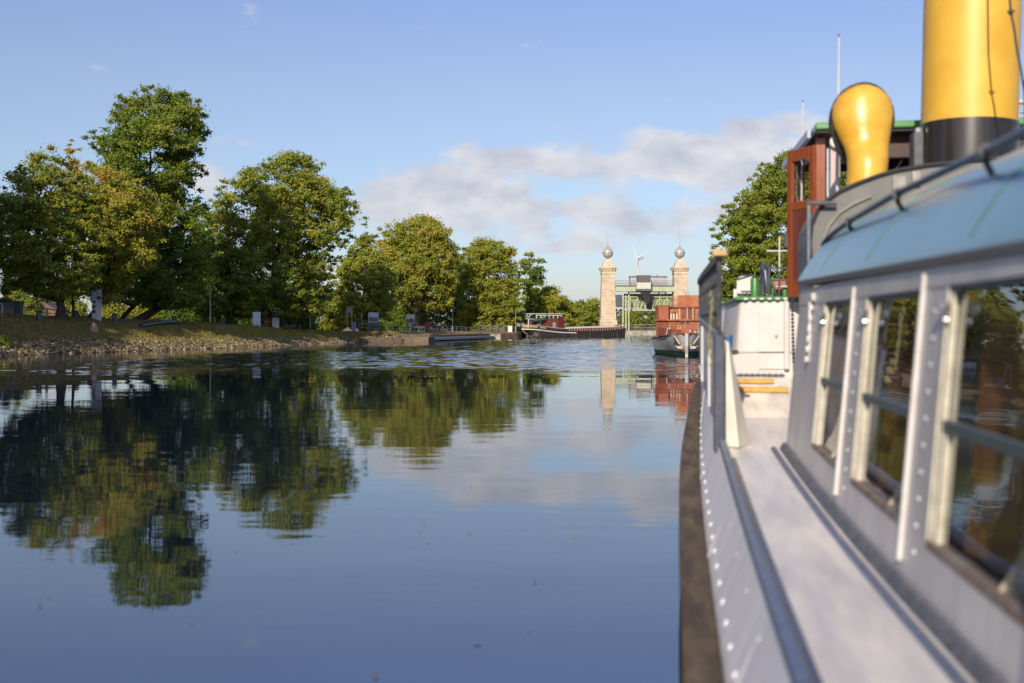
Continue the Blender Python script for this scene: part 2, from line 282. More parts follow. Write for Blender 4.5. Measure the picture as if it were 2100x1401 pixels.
def tree(label, px, Y, prof, leaves, size, tint=.4, seed=1, trunk_r=.35, lean=0, nclump=None, rc=1.0, base_z=None, group=None, name='deciduous_tree', lobk=1.0, tvar=.1, fork=True, depth=1.0, cat='tree', topt=.0, limbs=26):
    rng = np.random.default_rng(seed); rnd = random.Random(seed); k = Y/F
    x0 = (px-CX)*k; z0 = H(x0, Y) if base_z is None else base_z
    root = empty(name, (x0, Y, z0)); tag(root, label, cat, group)
    tz = [(EYE-(py-HZ)*k-z0, ((a+b)/2-px)*k, (b-a)/2*k) for (py, a, b) in prof][::-1]
    zs = np.array([q[0] for q in tz]); cs = np.array([q[1] for q in tz]); rs = np.array([q[2] for q in tz])
    zz = np.linspace(zs[0], zs[-1], 200); wts = np.interp(zz, zs, rs)**1.35+.02; wts /= wts.sum()
    vol = float((np.interp(zz, zs, rs)**2).mean()*(zs[-1]-zs[0])*3.1)
    rc = rc*.82; n = nclump or int(max(40, min(620, vol/(rc**3)*.33)))
    cl = []; ph = rng.random(6)*6.28
    lob = lambda z, q: lobk*(.13*math.sin(3*q+ph[0]+z*.7)*math.sin(z*1.1+ph[1])+.11*math.sin(2*q+ph[2]-z*.45)+.07*math.sin(5*q+ph[3])*math.sin(z*1.9+ph[4]))
    for i in range(n):
        z = float(rng.choice(zz, p=wts))+rng.normal()*.15; r = float(np.interp(z, zs, rs)); c = float(np.interp(z, zs, cs)); q = rng.random()*2*math.pi
        rad = max(0, r*(.90+lob(z, q))-rc*.42)*(.3+.7*rng.random()**.45); cr = rc*(.45+.75*rng.random())*min(1, .35+r/(rc*2.6))
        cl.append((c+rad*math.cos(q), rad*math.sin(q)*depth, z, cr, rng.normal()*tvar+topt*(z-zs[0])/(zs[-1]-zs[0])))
    # sprays that break the outline
    for i in range(int(n*.8)):
        z = float(rng.choice(zz, p=wts)); r = float(np.interp(z, zs, rs)); c = float(np.interp(z, zs, cs)); q = rng.random()*2*math.pi
        cl.append((c+r*(.84+.26*rng.random()+lob(z, q))*math.cos(q), r*(.84+.26*rng.random()+lob(z, q))*math.sin(q)*depth, z, rc*.40, rng.normal()*tvar))
    me = crown_mesh('crown', cl, int(leaves*1.3), size*.86, tint, rng)
    cr = bpy.data.objects.new('crown', me); C.objects.link(cr); cr.parent = root
    b = MB(); top = zs[-1]; cb = zs[0]
    def cen(z): return float(np.interp(z, zs, cs)) if z > cb else cs[0]*max(0, z/cb)**1.2
    pts = []; rr = []
    hh = top*.8
    for i in range(13):
        z = hh*i/12; x = cen(z)*(1 if z > cb else 1)+lean*math.sin(min(1, z/cb)*math.pi)*.5
        pts.append((x+rnd.uniform(-.12, .12)*(i > 1), rnd.uniform(-.12, .12)*(i > 1), z-(.3 if i == 0 else 0))); rr.append(trunk_r*(1.35 if i == 0 else 1)*(1-.88*i/12))
    b.tube(pts, rr, 8)
    big_ = sorted(cl[:n], key=lambda c: -c[3]); rnd.shuffle(big_)
    for c in big_[:limbs]:
        zf = max(cb*.8, min(hh*.95, c[2]-abs(rnd.gauss(0, 1))-math.hypot(c[0]-cen(c[2]), c[1])*.75)); fx = cen(zf); s0 = Vector((fx, 0, zf)); e = Vector(c[:3]); m_ = s0.lerp(e, .5)+Vector((0, 0, -.08*(e-s0).length)); r0 = trunk_r*.5*(1-.7*zf/top)
        b.tube([s0, s0.lerp(m_, .5), m_, m_.lerp(e, .55), e], [r0, r0*.75, r0*.5, r0*.3, .02], 5)
        for j in range(2):
            e2 = m_.lerp(e, .5)+Vector((rnd.uniform(-1, 1), rnd.uniform(-1, 1), rnd.uniform(.1, .9)))*c[3]; b.tube([m_.lerp(e, .2), e2], [r0*.3, .015], 4)
    b.build('trunk', BARK, root, smooth=True); return root
def bush(label, px, Y, prof, leaves, size, tint, seed, rc=.6, group=None, name='bush', base_z=None, cat='bush', upb=.5, rot=0):
    rng = np.random.default_rng(seed); k = Y/F; x0 = (px-CX)*k; z0 = H(x0, Y) if base_z is None else base_z
    tz = [(EYE-(py-HZ)*k-z0, ((a+b)/2-px)*k, (b-a)/2*k) for (py, a, b) in prof][::-1]
    zs = np.array([q[0] for q in tz]); cs = np.array([q[1] for q in tz]); rs = np.array([q[2] for q in tz]); cl = []
    zz = np.linspace(max(.1, zs[0]), zs[-1], 80); w_ = np.interp(zz, zs, rs)+.05; w_ /= w_.sum()
    nn = int(max(24, min(260, (rs.mean()**2*(zs[-1]-zs[0])*3)/(rc**3)*.5)))
    for i in range(nn):
        z = float(rng.choice(zz, p=w_)); r = float(np.interp(z, zs, rs)); c = float(np.interp(z, zs, cs)); q = rng.random()*6.283; rad = max(0, r-rc*.7)*(.4+.6*rng.random()**.5)
        cl.append((c+rad*math.cos(q), min(r, 4)/max(r, .01)*rad*math.sin(q), z, rc*(.6+.7*rng.random()), rng.normal()*.07))
    root = empty(name, (x0, Y, z0)); tag(root, label, cat, group)
    o = bpy.data.objects.new('foliage', crown_mesh('foliage', cl, leaves, size, tint, rng, upb)); C.objects.link(o); o.parent = root
    b = MB()
    for i in range(7):
        c = cl[i]; b.tube([(c[0]*.15, c[1]*.15, -.1), (c[0]*.6, c[1]*.6, c[2]*.6), c[:3]], [.06, .04, .015], 5)
    b.build('stem', BARK, root); return root
G1 = 'trees along the left bank'
def Yof(px, s): return gp(px, s).y
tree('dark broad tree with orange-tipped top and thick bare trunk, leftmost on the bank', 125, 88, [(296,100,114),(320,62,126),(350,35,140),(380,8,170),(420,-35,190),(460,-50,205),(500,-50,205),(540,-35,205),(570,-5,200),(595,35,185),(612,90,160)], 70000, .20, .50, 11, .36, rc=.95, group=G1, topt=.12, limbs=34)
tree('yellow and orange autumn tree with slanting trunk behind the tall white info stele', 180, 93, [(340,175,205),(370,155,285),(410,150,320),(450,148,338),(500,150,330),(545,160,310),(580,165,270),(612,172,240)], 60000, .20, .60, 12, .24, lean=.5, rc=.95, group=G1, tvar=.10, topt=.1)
tree('thin sparse yellow treetop with almost bare twigs between dark tree and tall tree', 150, 96, [(288,146,158),(310,132,168),(345,128,178),(390,125,180),(440,130,180)], 4200, .2, .78, 13, .13, rc=.7, group=G1, nclump=34, limbs=30, name='sparse_tree')
tree('tallest green tree of the left bank, with open airy crown', 269, 104, [(180,302,342),(196,278,396),(225,240,404),(260,210,436),(290,196,425),(320,194,424),(350,196,420),(380,208,402),(410,235,405),(440,250,412),(470,262,425),(500,275,432),(550,272,440),(590,260,435),(625,250,425)], 115000, .23, .36, 14, .34, rc=1.15, group=G1, tvar=.09, topt=.06, limbs=44)
tree('short dark green tree filling the gap right of the white info stele', 245, 108, [(470,215,330),(500,200,345),(540,190,360),(580,190,370),(620,200,360)], 40000, .23, .34, 15, .24, rc=1.2, group=G1)
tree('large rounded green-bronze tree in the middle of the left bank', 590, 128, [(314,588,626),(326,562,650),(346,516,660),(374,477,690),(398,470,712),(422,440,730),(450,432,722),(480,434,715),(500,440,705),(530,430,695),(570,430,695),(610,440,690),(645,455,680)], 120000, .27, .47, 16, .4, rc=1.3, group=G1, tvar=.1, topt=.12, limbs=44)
tree('dark low tree between the tallest tree and the large bronze-green tree', 445, 124, [(470,420,470),(500,400,480),(540,395,500),(590,390,510),(640,400,500)], 36000, .27, .34, 17, .26, rc=1.3, group=G1)
tree('light green pointed tree right of the large bronze-green tree', 742, 158, [(478,742,758),(498,722,768),(518,706,786),(545,690,806),(580,682,815),(612,680,808),(640,680,800),(672,690,790)], 56000, .3, .57, 18, .26, rc=1.25, group=G1, tvar=.08)
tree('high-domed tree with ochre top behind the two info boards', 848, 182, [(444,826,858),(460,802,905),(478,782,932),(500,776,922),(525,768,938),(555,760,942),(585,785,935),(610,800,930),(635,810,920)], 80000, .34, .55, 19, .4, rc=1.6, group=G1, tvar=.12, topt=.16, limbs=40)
tree('slim dark green tree peeping up between the ochre dome and the light dome', 935, 206, [(498,918,948),(520,905,965),(560,900,970),(620,910,960)], 14000, .36, .38, 20, .25, rc=1.5, group=G1)
tree('light green domed tree behind the quay railing, left of the slim twin-topped tree', 1005, 196, [(495,968,1045),(512,955,1058),(540,932,1062),(570,940,1064),(600,930,1066),(628,925,1068),(650,925,1068),(680,935,1060)], 60000, .34, .55, 21, .32, rc=1.5, group=G1, tvar=.09, topt=.05)
tree('slender open tree on the right end of the bank row above the barge', 1090, 214, [(516,1074,1104),(536,1062,1116),(556,1062,1122),(576,1064,1118),(592,1068,1112),(640,1080,1100)], 9000, .36, .38, 22, .2, rc=1.1, group=G1, nclump=46, limbs=30)
tree('low orange-brown autumn tree behind the barge wheelhouse', 1110, 222, [(592,1092,1148),(606,1068,1160),(628,1058,1168),(650,1062,1172),(672,1070,1168)], 34000, .36, .60, 23, .25, rc=1.4, group=G1, tvar=.13)
tree('small tree with green and orange leaves behind the barge hatch', 1155, 228, [(606,1120,1160),(625,1110,1185),(650,1120,1195),(675,1130,1190)], 20000, .36, .52, 24, .2, rc=1.4, group=G1)
G2 = 'trees beyond the boat lift'
tree('round-topped green tree immediately left of the left stone tower', 1210, 262, [(618,1192,1228),(632,1172,1240),(650,1165,1245),(672,1170,1240)], 22000, .42, .46, 25, .2, rc=1.7, group=G2)
for i, (px, top, hw, tn, lb) in enumerate([(1178,630,34,.44,'green tree between the orange trees and the round-topped tree, low'),(1290,636,30,.46,'green tree seen under the left half of the lift bridge'),(1330,632,38,.42,'green tree seen under the middle of the lift bridge'),(1380,636,40,.44,'green tree hidden mostly by the rusty boat'),(1440,640,40,.44,'green tree beyond the right stone tower')]):
    tree(lb, px, 285+i*4, [(top,px-hw*.4,px+hw*.4),(top+10,px-hw*.9,px+hw*.9),(top+28,px-hw,px+hw),(684,px-hw*.9,px+hw*.9)], 14000, .46, tn, 30+i, .2, rc=1.8, group=G2, limbs=10)
G3 = 'trees on the right bank'
tree('massive dense green tree behind the forward cabin and mahogany door', 1640, 118, [(318,1600,1700),(335,1572,1730),(358,1545,1745),(390,1512,1755),(420,1494,1765),(455,1482,1768),(490,1477,1770),(530,1474,1770),(570,1473,1765),(605,1476,1760),(632,1482,1750)], 200000, .25, .46, 41, .5, rc=1.0, lobk=.25, group=G3, tvar=.06, topt=.03, limbs=30)
tree('dense green tree seen under the wheelhouse roof beside the ventilator', 1790, 108, [(330,1720,1860),(360,1690,1890),(400,1680,1900),(460,1670,1910),(540,1670,1910),(620,1690,1890)], 60000, .27, .42, 42, .4, rc=1.2, lobk=.3, group=G3, tvar=.06, limbs=16)
tree('small dark shrubby tree low under the massive tree, beside the moored grey boat', 1500, 125, [(560,1485,1530),(590,1472,1550),(625,1470,1560),(655,1475,1560)], 16000, .25, .40, 43, .15, rc=.8, group=G3, name='small_tree')
# row of the same avenue nearer the camera, outside the frame on the left: its shade lies on the bank and its crowns mirror in the windows
proto = [o for o in C.objects if o.get('label', '').startswith('large rounded')][0]; proto2 = [o for o in C.objects if o.get('label', '').startswith('tallest')][0]
for i, (x, y, s, rz, pr) in enumerate([(-44,70,.95,1.2,proto),(-51,74,.95,2.2,proto),(-47,60,.9,.4,proto),(-50,65,1.1,5.5,proto),(-50,49,1.05,2.9,proto),(-48,56,.95,4.4,proto),(-60,48,1.0,3.3,proto2),(-55,36,.9,5.1,proto),(-62,22,1.0,.8,proto2),(-52,84,.8,2.9,proto),(-68,96,.8,1.9,proto),(-62,112,.75,4.0,proto)]):
    c = copy_tree(pr); c.location = (x, y, H(x, y)); c.rotation_euler.z = rz; c.scale = (s, s, s)
    c['label'] = ['broad avenue tree just beyond the left edge of the frame', 'tall avenue tree second behind the left edge of the frame', 'compact avenue tree close to the water left of the frame', 'very large avenue tree behind the compact one left of the frame', 'dense avenue tree near the bend of the left bank', 'avenue tree standing second behind the left edge of the frame', 'avenue tree nearer the camera on the left bank', 'tall airy avenue tree far left of the frame', 'broad tree on the near left bank', 'tall tree on the nearest left bank', 'smaller avenue tree at the left edge of the frame', 'background tree far left behind the bank', 'background tree left behind the hedge'][i]
# hedges, bushes and small conifers behind the bank crest
G4 = 'bushes behind the left bank'
bush('dark narrow conifer at the left edge of the frame', 12, 128, [(574,8,16),(600,0,22),(648,-6,26)], 9000, .16, .30, 51, .5, G4, 'conifer', cat='conifer')
tree('small yellow-green tree beside the dark conifer', 30, 140, [(566,22,44),(585,12,54),(610,10,58),(645,15,52)], 12000, .22, .55, 52, .15, rc=.8, group='small trees far left', name='small_tree', limbs=12)
bush('round mid-green bush left of the far brown roof', 60, 122, [(604,48,76),(618,34,88),(648,26,94)], 16000, .17, .44, 53, .6, G4)
bush('pale olive willow bush between the two left trunks', 148, 150, [(612,128,168),(630,118,180),(656,112,184)], 14000, .22, .52, 54, .7, G4)
bush('long olive hedge on the horizon behind the far brown roof', 100, 175, [(616,60,150),(630,40,170),(660,30,180)], 16000, .26, .5, 55, .9, G4, 'hedge', cat='hedge')
bush('sunlit yellow-green hedge between stele and twin trunks', 228, 140, [(626,205,262),(640,200,268),(660,198,270)], 14000, .2, .58, 56, .6, G4, 'hedge', cat='hedge')
bush('sunlit yellow-green hedge right of the twin trunks', 300, 142, [(628,272,330),(642,266,340),(662,262,344)], 14000, .2, .58, 57, .6, G4, 'hedge', cat='hedge')
bush('bright sunlit bush in front of the far house gable', 682, 160, [(632,666,694),(645,660,706),(660,656,712),(684,655,714)], 16000, .2, .62, 58, .6, G4)
bush('small leafy weed clump at the water edge at the left frame edge', 8, 76.5, [(690,0,12),(700,-6,20),(716,-8,22)], 3000, .10, .40, 59, .25, 'weeds on the stones', 'weed_clump', cat='weeds')
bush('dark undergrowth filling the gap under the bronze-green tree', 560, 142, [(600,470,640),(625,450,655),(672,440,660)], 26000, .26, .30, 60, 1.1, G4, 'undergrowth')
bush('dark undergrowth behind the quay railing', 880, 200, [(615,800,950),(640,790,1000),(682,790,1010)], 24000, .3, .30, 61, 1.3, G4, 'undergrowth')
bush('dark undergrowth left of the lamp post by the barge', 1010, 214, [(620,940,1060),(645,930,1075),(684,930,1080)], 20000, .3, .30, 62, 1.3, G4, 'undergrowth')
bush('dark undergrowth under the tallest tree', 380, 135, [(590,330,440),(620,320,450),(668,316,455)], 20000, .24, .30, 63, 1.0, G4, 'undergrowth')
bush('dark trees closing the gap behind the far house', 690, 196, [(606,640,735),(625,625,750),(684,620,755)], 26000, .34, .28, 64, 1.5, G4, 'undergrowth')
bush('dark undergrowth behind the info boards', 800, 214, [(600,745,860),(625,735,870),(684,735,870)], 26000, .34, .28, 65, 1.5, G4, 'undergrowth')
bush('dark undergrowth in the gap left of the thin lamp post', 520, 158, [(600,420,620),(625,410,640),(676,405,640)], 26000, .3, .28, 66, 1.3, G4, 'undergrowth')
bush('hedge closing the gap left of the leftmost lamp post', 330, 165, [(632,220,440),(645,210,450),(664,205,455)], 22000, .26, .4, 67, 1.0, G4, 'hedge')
#EOF1
# ------------------------------------------------------------------ shared paints
WHITE = mat('white_paint', (.60, .585, .555), .42, noise=3, col2=(.54, .525, .49), bump=.0015, bscale=12)
DWHITE = mat('dull_white_paint', (.66, .66, .64), .5, noise=14, col2=(.50, .48, .44))
CREAM = mat('cream_paint', (.66, .62, .49), .45, noise=10, col2=(.50, .46, .35))
BLACK = mat('black_paint', (.018, .018, .02), .35, noise=9, col2=(.04, .038, .036))
DARKM = mat('dark_blue_grey_paint', (.035, .045, .075), .32, noise=12, col2=(.07, .075, .10))
STEEL = mat('galvanised_steel', (.42, .44, .45), .42, .7, noise=20, col2=(.30, .31, .31))
GREY = mat('grey_paint', (.34, .35, .36), .5, noise=8, col2=(.25, .26, .26))
DGREY = mat('dark_grey_paint', (.10, .105, .11), .55, noise=8, col2=(.06, .06, .062))
GREEN = mat('green_paint', (.05, .23, .055), .35, noise=10, col2=(.04, .16, .045))
LGREEN = mat('pale_green_bridge_paint', (.42, .47, .30), .5, noise=1.2, col2=(.32, .37, .24))
MAHOG = mat('mahogany', (.30, .075, .022), .33, noise=5, col2=(.20, .045, .015), stretch=(6, 6, .6), coat=.35)
YELLOW = mat('yellow_paint', (.72, .36, .02), .3, noise=4, col2=(.62, .29, .018), coat=.3)
STONE = mat('sandstone', (.60, .49, .34), .85, noise=.9, col2=(.44, .35, .25), bump=.02, bscale=3)
CONC = mat('concrete', (.42, .39, .33), .9, noise=1.6, col2=(.22, .19, .14), bump=.01, bscale=12)
WALLC = mat('weathered_quay_wall', (.20, .15, .10), .95, noise=1.1, col2=(.09, .075, .06), bump=.03, bscale=5)
RUST = mat('rusty_primer', (.33, .11, .055), .75, noise=1.3, col2=(.20, .055, .025), bump=.004, bscale=9, lo=.38, hi=.7, detail=8)
RUST2 = mat('orange_rust', (.40, .155, .065), .8, noise=2.2, col2=(.27, .075, .03), detail=8)
RED = mat('red_brown_paint', (.19, .06, .035), .4, noise=3, col2=(.14, .035, .025))
BLUE = mat('blue_paint', (.03, .12, .42), .4, noise=5, col2=(.025, .09, .33))
TAR = mat('black_tarred_hull', (.022, .021, .02), .45, noise=1.4, col2=(.06, .052, .04), stretch=(1, 1, 2.5), detail=8)
WOODL = mat('pale_wood', (.55, .36, .15), .6, noise=8, col2=(.42, .25, .10), stretch=(8, 1, 8))
WOODG = mat('weathered_wood', (.20, .16, .12), .85, noise=7, col2=(.10, .08, .06), stretch=(1, 6, 1))
TILE = mat('brown_roof_tiles', (.16, .10, .08), .85, noise=10, col2=(.09, .06, .05))
GLASSD = mat('dark_window_glass', (.015, .02, .02), .08, noise=2, col2=(.02, .03, .03))
INK = mat('black_print', (.03, .03, .035), .5)
def glass(name, tintc=(1, 1, 1), refl=1.0):
    m = bpy.data.materials.new(name); m.use_nodes = True; nt = m.node_tree; nt.nodes.clear(); o = N(nt, 'ShaderNodeOutputMaterial')
    g = N(nt, 'ShaderNodeBsdfGlossy'); g.inputs['Roughness'].default_value = .01; tr = N(nt, 'ShaderNodeBsdfTransparent'); tr.inputs[0].default_value = (*tintc, 1)
    ge = N(nt, 'ShaderNodeNewGeometry'); dp = N(nt, 'ShaderNodeVectorMath', operation='DOT_PRODUCT'); nt.links.new(ge.outputs['Normal'], dp.inputs[0]); nt.links.new(ge.outputs['Incoming'], dp.inputs[1]); mx = N(nt, 'ShaderNodeMixShader'); k = mth(nt, 'MINIMUM', mth(nt, 'MULTIPLY', mth(nt, 'ADD', .04, mth(nt, 'MULTIPLY', mth(nt, 'POWER', mth(nt, 'SUBTRACT', 1.0, mth(nt, 'ABSOLUTE', dp.outputs['Value'])), 5), .96)), 1.7*refl), 1.0)
    nz = N(nt, 'ShaderNodeTexNoise'); nz.inputs['Scale'].default_value = 1.3; nz.inputs['Detail'].default_value = 1; tc_ = N(nt, 'ShaderNodeTexCoord'); nt.links.new(tc_.outputs['Object'], nz.inputs[0])
    bp = N(nt, 'ShaderNodeBump'); bp.inputs['Distance'].default_value = .004; bp.inputs['Strength'].default_value = 1; nt.links.new(nz.outputs[0], bp.inputs['Height']); nt.links.new(bp.outputs[0], g.inputs['Normal'])
    nt.links.new(k, mx.inputs[0]); nt.links.new(tr.outputs[0], mx.inputs[1]); nt.links.new(g.outputs[0], mx.inputs[2]); nt.links.new(mx.outputs[0], o.inputs[0]); return m
GLASS = glass('window_glass', (.86, .9, .88)); CLEAR = glass('clear_glass', (.93, .96, .95), .6)
# ------------------------------------------------------------------ stones, leaf litter and grass on the bank (nobody could count them)
rng = np.random.default_rng(5)
def scatter_rocks(name, n, smin, smax, rmin, rmax, m, seed, powr=1.6):
    rng = np.random.default_rng(seed); ys = 60+(143-60)*rng.random(n*3)**1.0; s = smin+(smax-smin)*rng.random(n*3)**powr
    lx = np.interp(ys, [52, 75, 104, 136, 143], [-40, -33.7, -24.5, -18.6, -12]); x = lx-s*1.05; y = ys-s*.3
    d = shore(x, y); k = np.where((d > smin-.1) & (d < smax+.5))[0][:n]; x, y = x[k], y[k]; z = height(x, y); r = rmin+(rmax-rmin)*rng.random(len(k))**2.2
    oc = np.array([(1,0,0),(-1,0,0),(0,1,0),(0,-1,0),(0,0,1),(0,0,-1)], float); fc = np.array([(0,2,4),(2,1,4),(1,3,4),(3,0,4),(2,0,5),(1,2,5),(3,1,5),(0,3,5)])
    v = oc[None]*(.7+.6*rng.random((len(k), 6, 1))); a = rng.random(len(k))*6.28; ca, sa = np.cos(a)[:, None], np.sin(a)[:, None]
    vx = v[..., 0]*ca-v[..., 1]*sa; vy = v[..., 0]*sa+v[..., 1]*ca; vz = v[..., 2]*.6
    V = np.stack([x[:, None]+vx*r[:, None], y[:, None]+vy*r[:, None], z[:, None]+(vz+.15)*r[:, None]], 2).reshape(-1, 3)
    Fc = (fc[None]+np.arange(len(k))[:, None, None]*6).reshape(-1, 3); ti = np.repeat(rng.random(len(k)), 8)
    o = bpy.data.objects.new(name, npmesh(name, V, Fc, [m], ti)); C.objects.link(o); tag(o, kind='stuff'); return o
ROCKM = leafmat('stone_colours', [(0, (.09, .07, .05)), (.4, (.32, .235, .15)), (.7, (.54, .41, .25)), (1, (.78, .64, .42))])
LITM = leafmat('litter_colours', [(0, (.18, .10, .045)), (.4, (.40, .25, .11)), (.75, (.58, .45, .19)), (1, (.38, .38, .11))])
o = scatter_rocks('riprap_stones', 15000, -.25, 1.6, .05, .20, ROCKM, 6, 1.1); tag(o, 'grey-brown riprap stones along the foot of the left bank', 'stones')
o = scatter_rocks('gravel', 12000, .3, 4.6, .04, .11, ROCKM, 7, 1.2); tag(o, 'loose gravel and pebbles on the slope of the left bank', 'gravel')
def litter(name, n, smin, smax, size, up, m, seed, tall=0, y0=58, y1=143, powr=1.0, lo=0, hi=1):
    rng = np.random.default_rng(seed); ys = y0+(y1-y0)*rng.random(n*2); s = smin+(smax-smin)*rng.random(n*2)**powr; lx = np.interp(ys, [52, 75, 104, 136, 143], [-40, -33.7, -24.5, -18.6, -12])
    x = lx-s*1.05+rng.normal(size=n*2)*.1; y = ys-s*.3; d = shore(x, y); k = np.where(d > smin*.8)[0][:n]; x, y = x[k], y[k]; z = height(x, y)+.03; n = len(k)
    c = np.stack([x, y, z], 1); a = rng.random(n)*6.28; u = np.stack([np.cos(a), np.sin(a), rng.normal(size=n)*.3], 1)*(size*(.5+rng.random(n)))[:, None]
    if tall: t = np.stack([rng.normal(size=n)*.25, rng.normal(size=n)*.25, np.ones(n)], 1)*(tall*(.4+rng.random(n)))[:, None]; V = np.stack([c-u*.12, c+u*.12, c+t], 1).reshape(-1, 3); Fc = np.arange(n*3).reshape(-1, 3)
    else: t = np.stack([-np.sin(a), np.cos(a), rng.normal(size=n)*.5], 1)*(size*.6*(.5+rng.random(n)))[:, None]; V = np.stack([c-u*.5, c+t*.5, c+u*.5, c-t*.5], 1).reshape(-1, 3); Fc = np.arange(n*4).reshape(-1, 4)
    o = bpy.data.objects.new(name, npmesh(name, V, Fc, [m], lo+(hi-lo)*rng.random(n))); C.objects.link(o); tag(o, kind='stuff'); return o
o = litter('fallen_leaves', 60000, .6, 10, .13, 0, LITM, 8); tag(o, 'brown fallen leaves covering the left bank', 'leaves')
o = litter('bank_weeds', 34000, .2, 4.5, .16, 0, LEAF, 9, tall=.15, lo=.4, hi=.95); tag(o, 'low grass and weeds between the stones of the left bank', 'grass')
o = litter('lawn_grass', 22000, 5.0, 13, .14, 0, LEAF, 10, tall=.12, lo=.15, hi=.5); tag(o, 'short grass on the crest of the left bank', 'grass')
# ------------------------------------------------------------------ bank furniture
def place(px, s): p = gp(px, s); return p, p.y/F          # point and metres per photo pixel
def each(name, tool, mats_, m, par):
    me = None
    for M_ in mats_:
        if me is None: o = tool.build(name, m, par, smooth=True); me = o.data
        else: o = bpy.data.objects.new(name, me); C.objects.link(o); o.parent = par
        o.matrix_local = M_
def meshify(t):
    loc, rot, par, nm = t.location.copy(), t.rotation_euler.copy(), t.parent, t.name; bpy.context.view_layer.update(); me = bpy.data.meshes.new_from_object(t.evaluated_get(bpy.context.evaluated_depsgraph_get())); bpy.data.objects.remove(t)
    o = bpy.data.objects.new(nm, me); C.objects.link(o); o.parent = par; o.location = loc; o.rotation_euler = rot; return o
def stele(name, label, px, s, wpx, hpx, marks, group=None, writing=None):
    p, k = place(px, s); e = empty(name, p); tag(e, label, 'info panel', group); w_, h_ = wpx*k, hpx*k
    MB().box((-w_/2, 0, -.1), (w_/2, .16, h_)).build('panel', mat('pale_panel', (.74, .78, .80), .5, noise=2, col2=(.68, .72, .75)), e, bevel=.012)
    for (a, b_, c, d) in marks: MB().box((-w_/2+a*w_, -.012, b_*h_), (-w_/2+c*w_, -.003, d*h_)).build('picture', DGREY, e)
    if writing:
        cu = bpy.data.curves.new('number', 'FONT'); cu.body = writing[0]; cu.size = writing[3]*h_; cu.extrude = .004; t = bpy.data.objects.new('number', cu); C.objects.link(t); t.parent = e
        t.location = (-w_/2+writing[1]*w_, -.008, writing[2]*h_); t.rotation_euler = (R(90), 0, 0); cu.materials.append(INK); meshify(t)
    return e
stele('info_stele', 'tall white info stele numbered 27 with small dark pictures, beside the slanting trunk', 197.5, 4.9, 19, 61, [(.55,.69,1,.79),(.1,.57,.42,.64),(.08,.39,.4,.49),(.08,.22,.42,.33)], None, ('27', .58, .86, .085))
stele('info_stele', 'shorter white info stele with dark photo band in front of the bronze-green tree', 565, 5.2, 14, 41, [(0,.5,1,.72)], None)
e = stele('notice_cabinet', 'low pale grey cabinet left of the brown stakes', 526, 5.6, 16, 30, [], None); e['category'] = 'cabinet'
p, k = place(527, 5.4); MB().box((-.12, 0, -.1), (.3, .2, .12)).build('plinth', CONC, e)
for i, px in enumerate([543.5, 548.5, 552, 556.5]):
    p, k = place(px, 5.5); o = MB().tube([(0, 0, -.1), (.02, 0, (22-i % 2)*k)], .05, 6).build('stake', mat('red_brown_stake', (.22, .08, .05), .8), None, loc=p)
    tag(o, ['leftmost of four red-brown stakes', 'second of four red-brown stakes from the cabinet', 'third of four red-brown stakes from the cabinet', 'red-brown stake nearest the shorter info stele'][i], 'stake', 'red-brown stakes between cabinet and stele')
def bollard(px, s, h, label):
    p, k = place(px, s); e = empty('bollard', p); tag(e, label, 'bollard', 'dark bollards along the bank crest')
    MB().lathe([(.19, -.2), (.19, h-.14), (.17, h-.12)], n=14).build('post', DARKM, e, smooth=True); MB().lathe([(.2, h-.12), (.26, h-.09), (.26, h-.03), (.2, h)], n=14).build('cap', DARKM, e, smooth=True)
bollard(80, 4.3, .75, 'dark bollard on the slope below the leftmost trunk'); bollard(235, 4.6, .7, 'dark bollard below the twin trunks right of the tall stele')
bollard(357, 5.0, .6, 'dark bollard at the upper end of the fallen pipe'); bollard(457, 4.8, .65, 'dark bollard between the fallen pipe and the grey cabinet'); bollard(613, 4.8, .6, 'dark bollard just right of the driftwood log')
a = gp(289, 3.4); b_ = gp(360, 4.4); o = MB().tube([a+Vector((0, 0, .22)), a.lerp(b_, .5)+Vector((0, 0, .3)), b_+Vector((0, 0, .28))], .16, 10).build('fallen_pipe', DARKM, smooth=True); tag(o, 'dark metal pipe lying on the left bank slope', 'pipe')
a = gp(578, 4.8); b_ = gp(604, 5.4); o = MB().tube([a+Vector((0,0,.18)), a.lerp(b_,.3)+Vector((0,0,.28)), a.lerp(b_,.6)+Vector((0,0,.25)), b_+Vector((0,0,.32))], [.1,.2,.16,.2], 8).build('driftwood_log', WOODG, smooth=True); tag(o, 'pale weathered log lying beside the shorter info stele', 'log')
p, k = place(192, 2.6); rr = random.Random(4); o = MB().lathe([(.02, -.2), (.36, -.1), (.34, .2), (.2, .5), (.02, .66)], n=7).build('boulder', mat('pinkish_boulder', (.50, .30, .20), .9, noise=3, col2=(.36, .22, .16)), loc=p)
for v in o.data.vertices: v.co += Vector((rr.uniform(-.08, .08), rr.uniform(-.08, .08), rr.uniform(-.05, .05)))
tag(o, 'lone pinkish pointed boulder on the stony slope', 'boulder')
for i, (px, s) in enumerate([(35, .6), (748, .5), (892-139, .6)]): pass
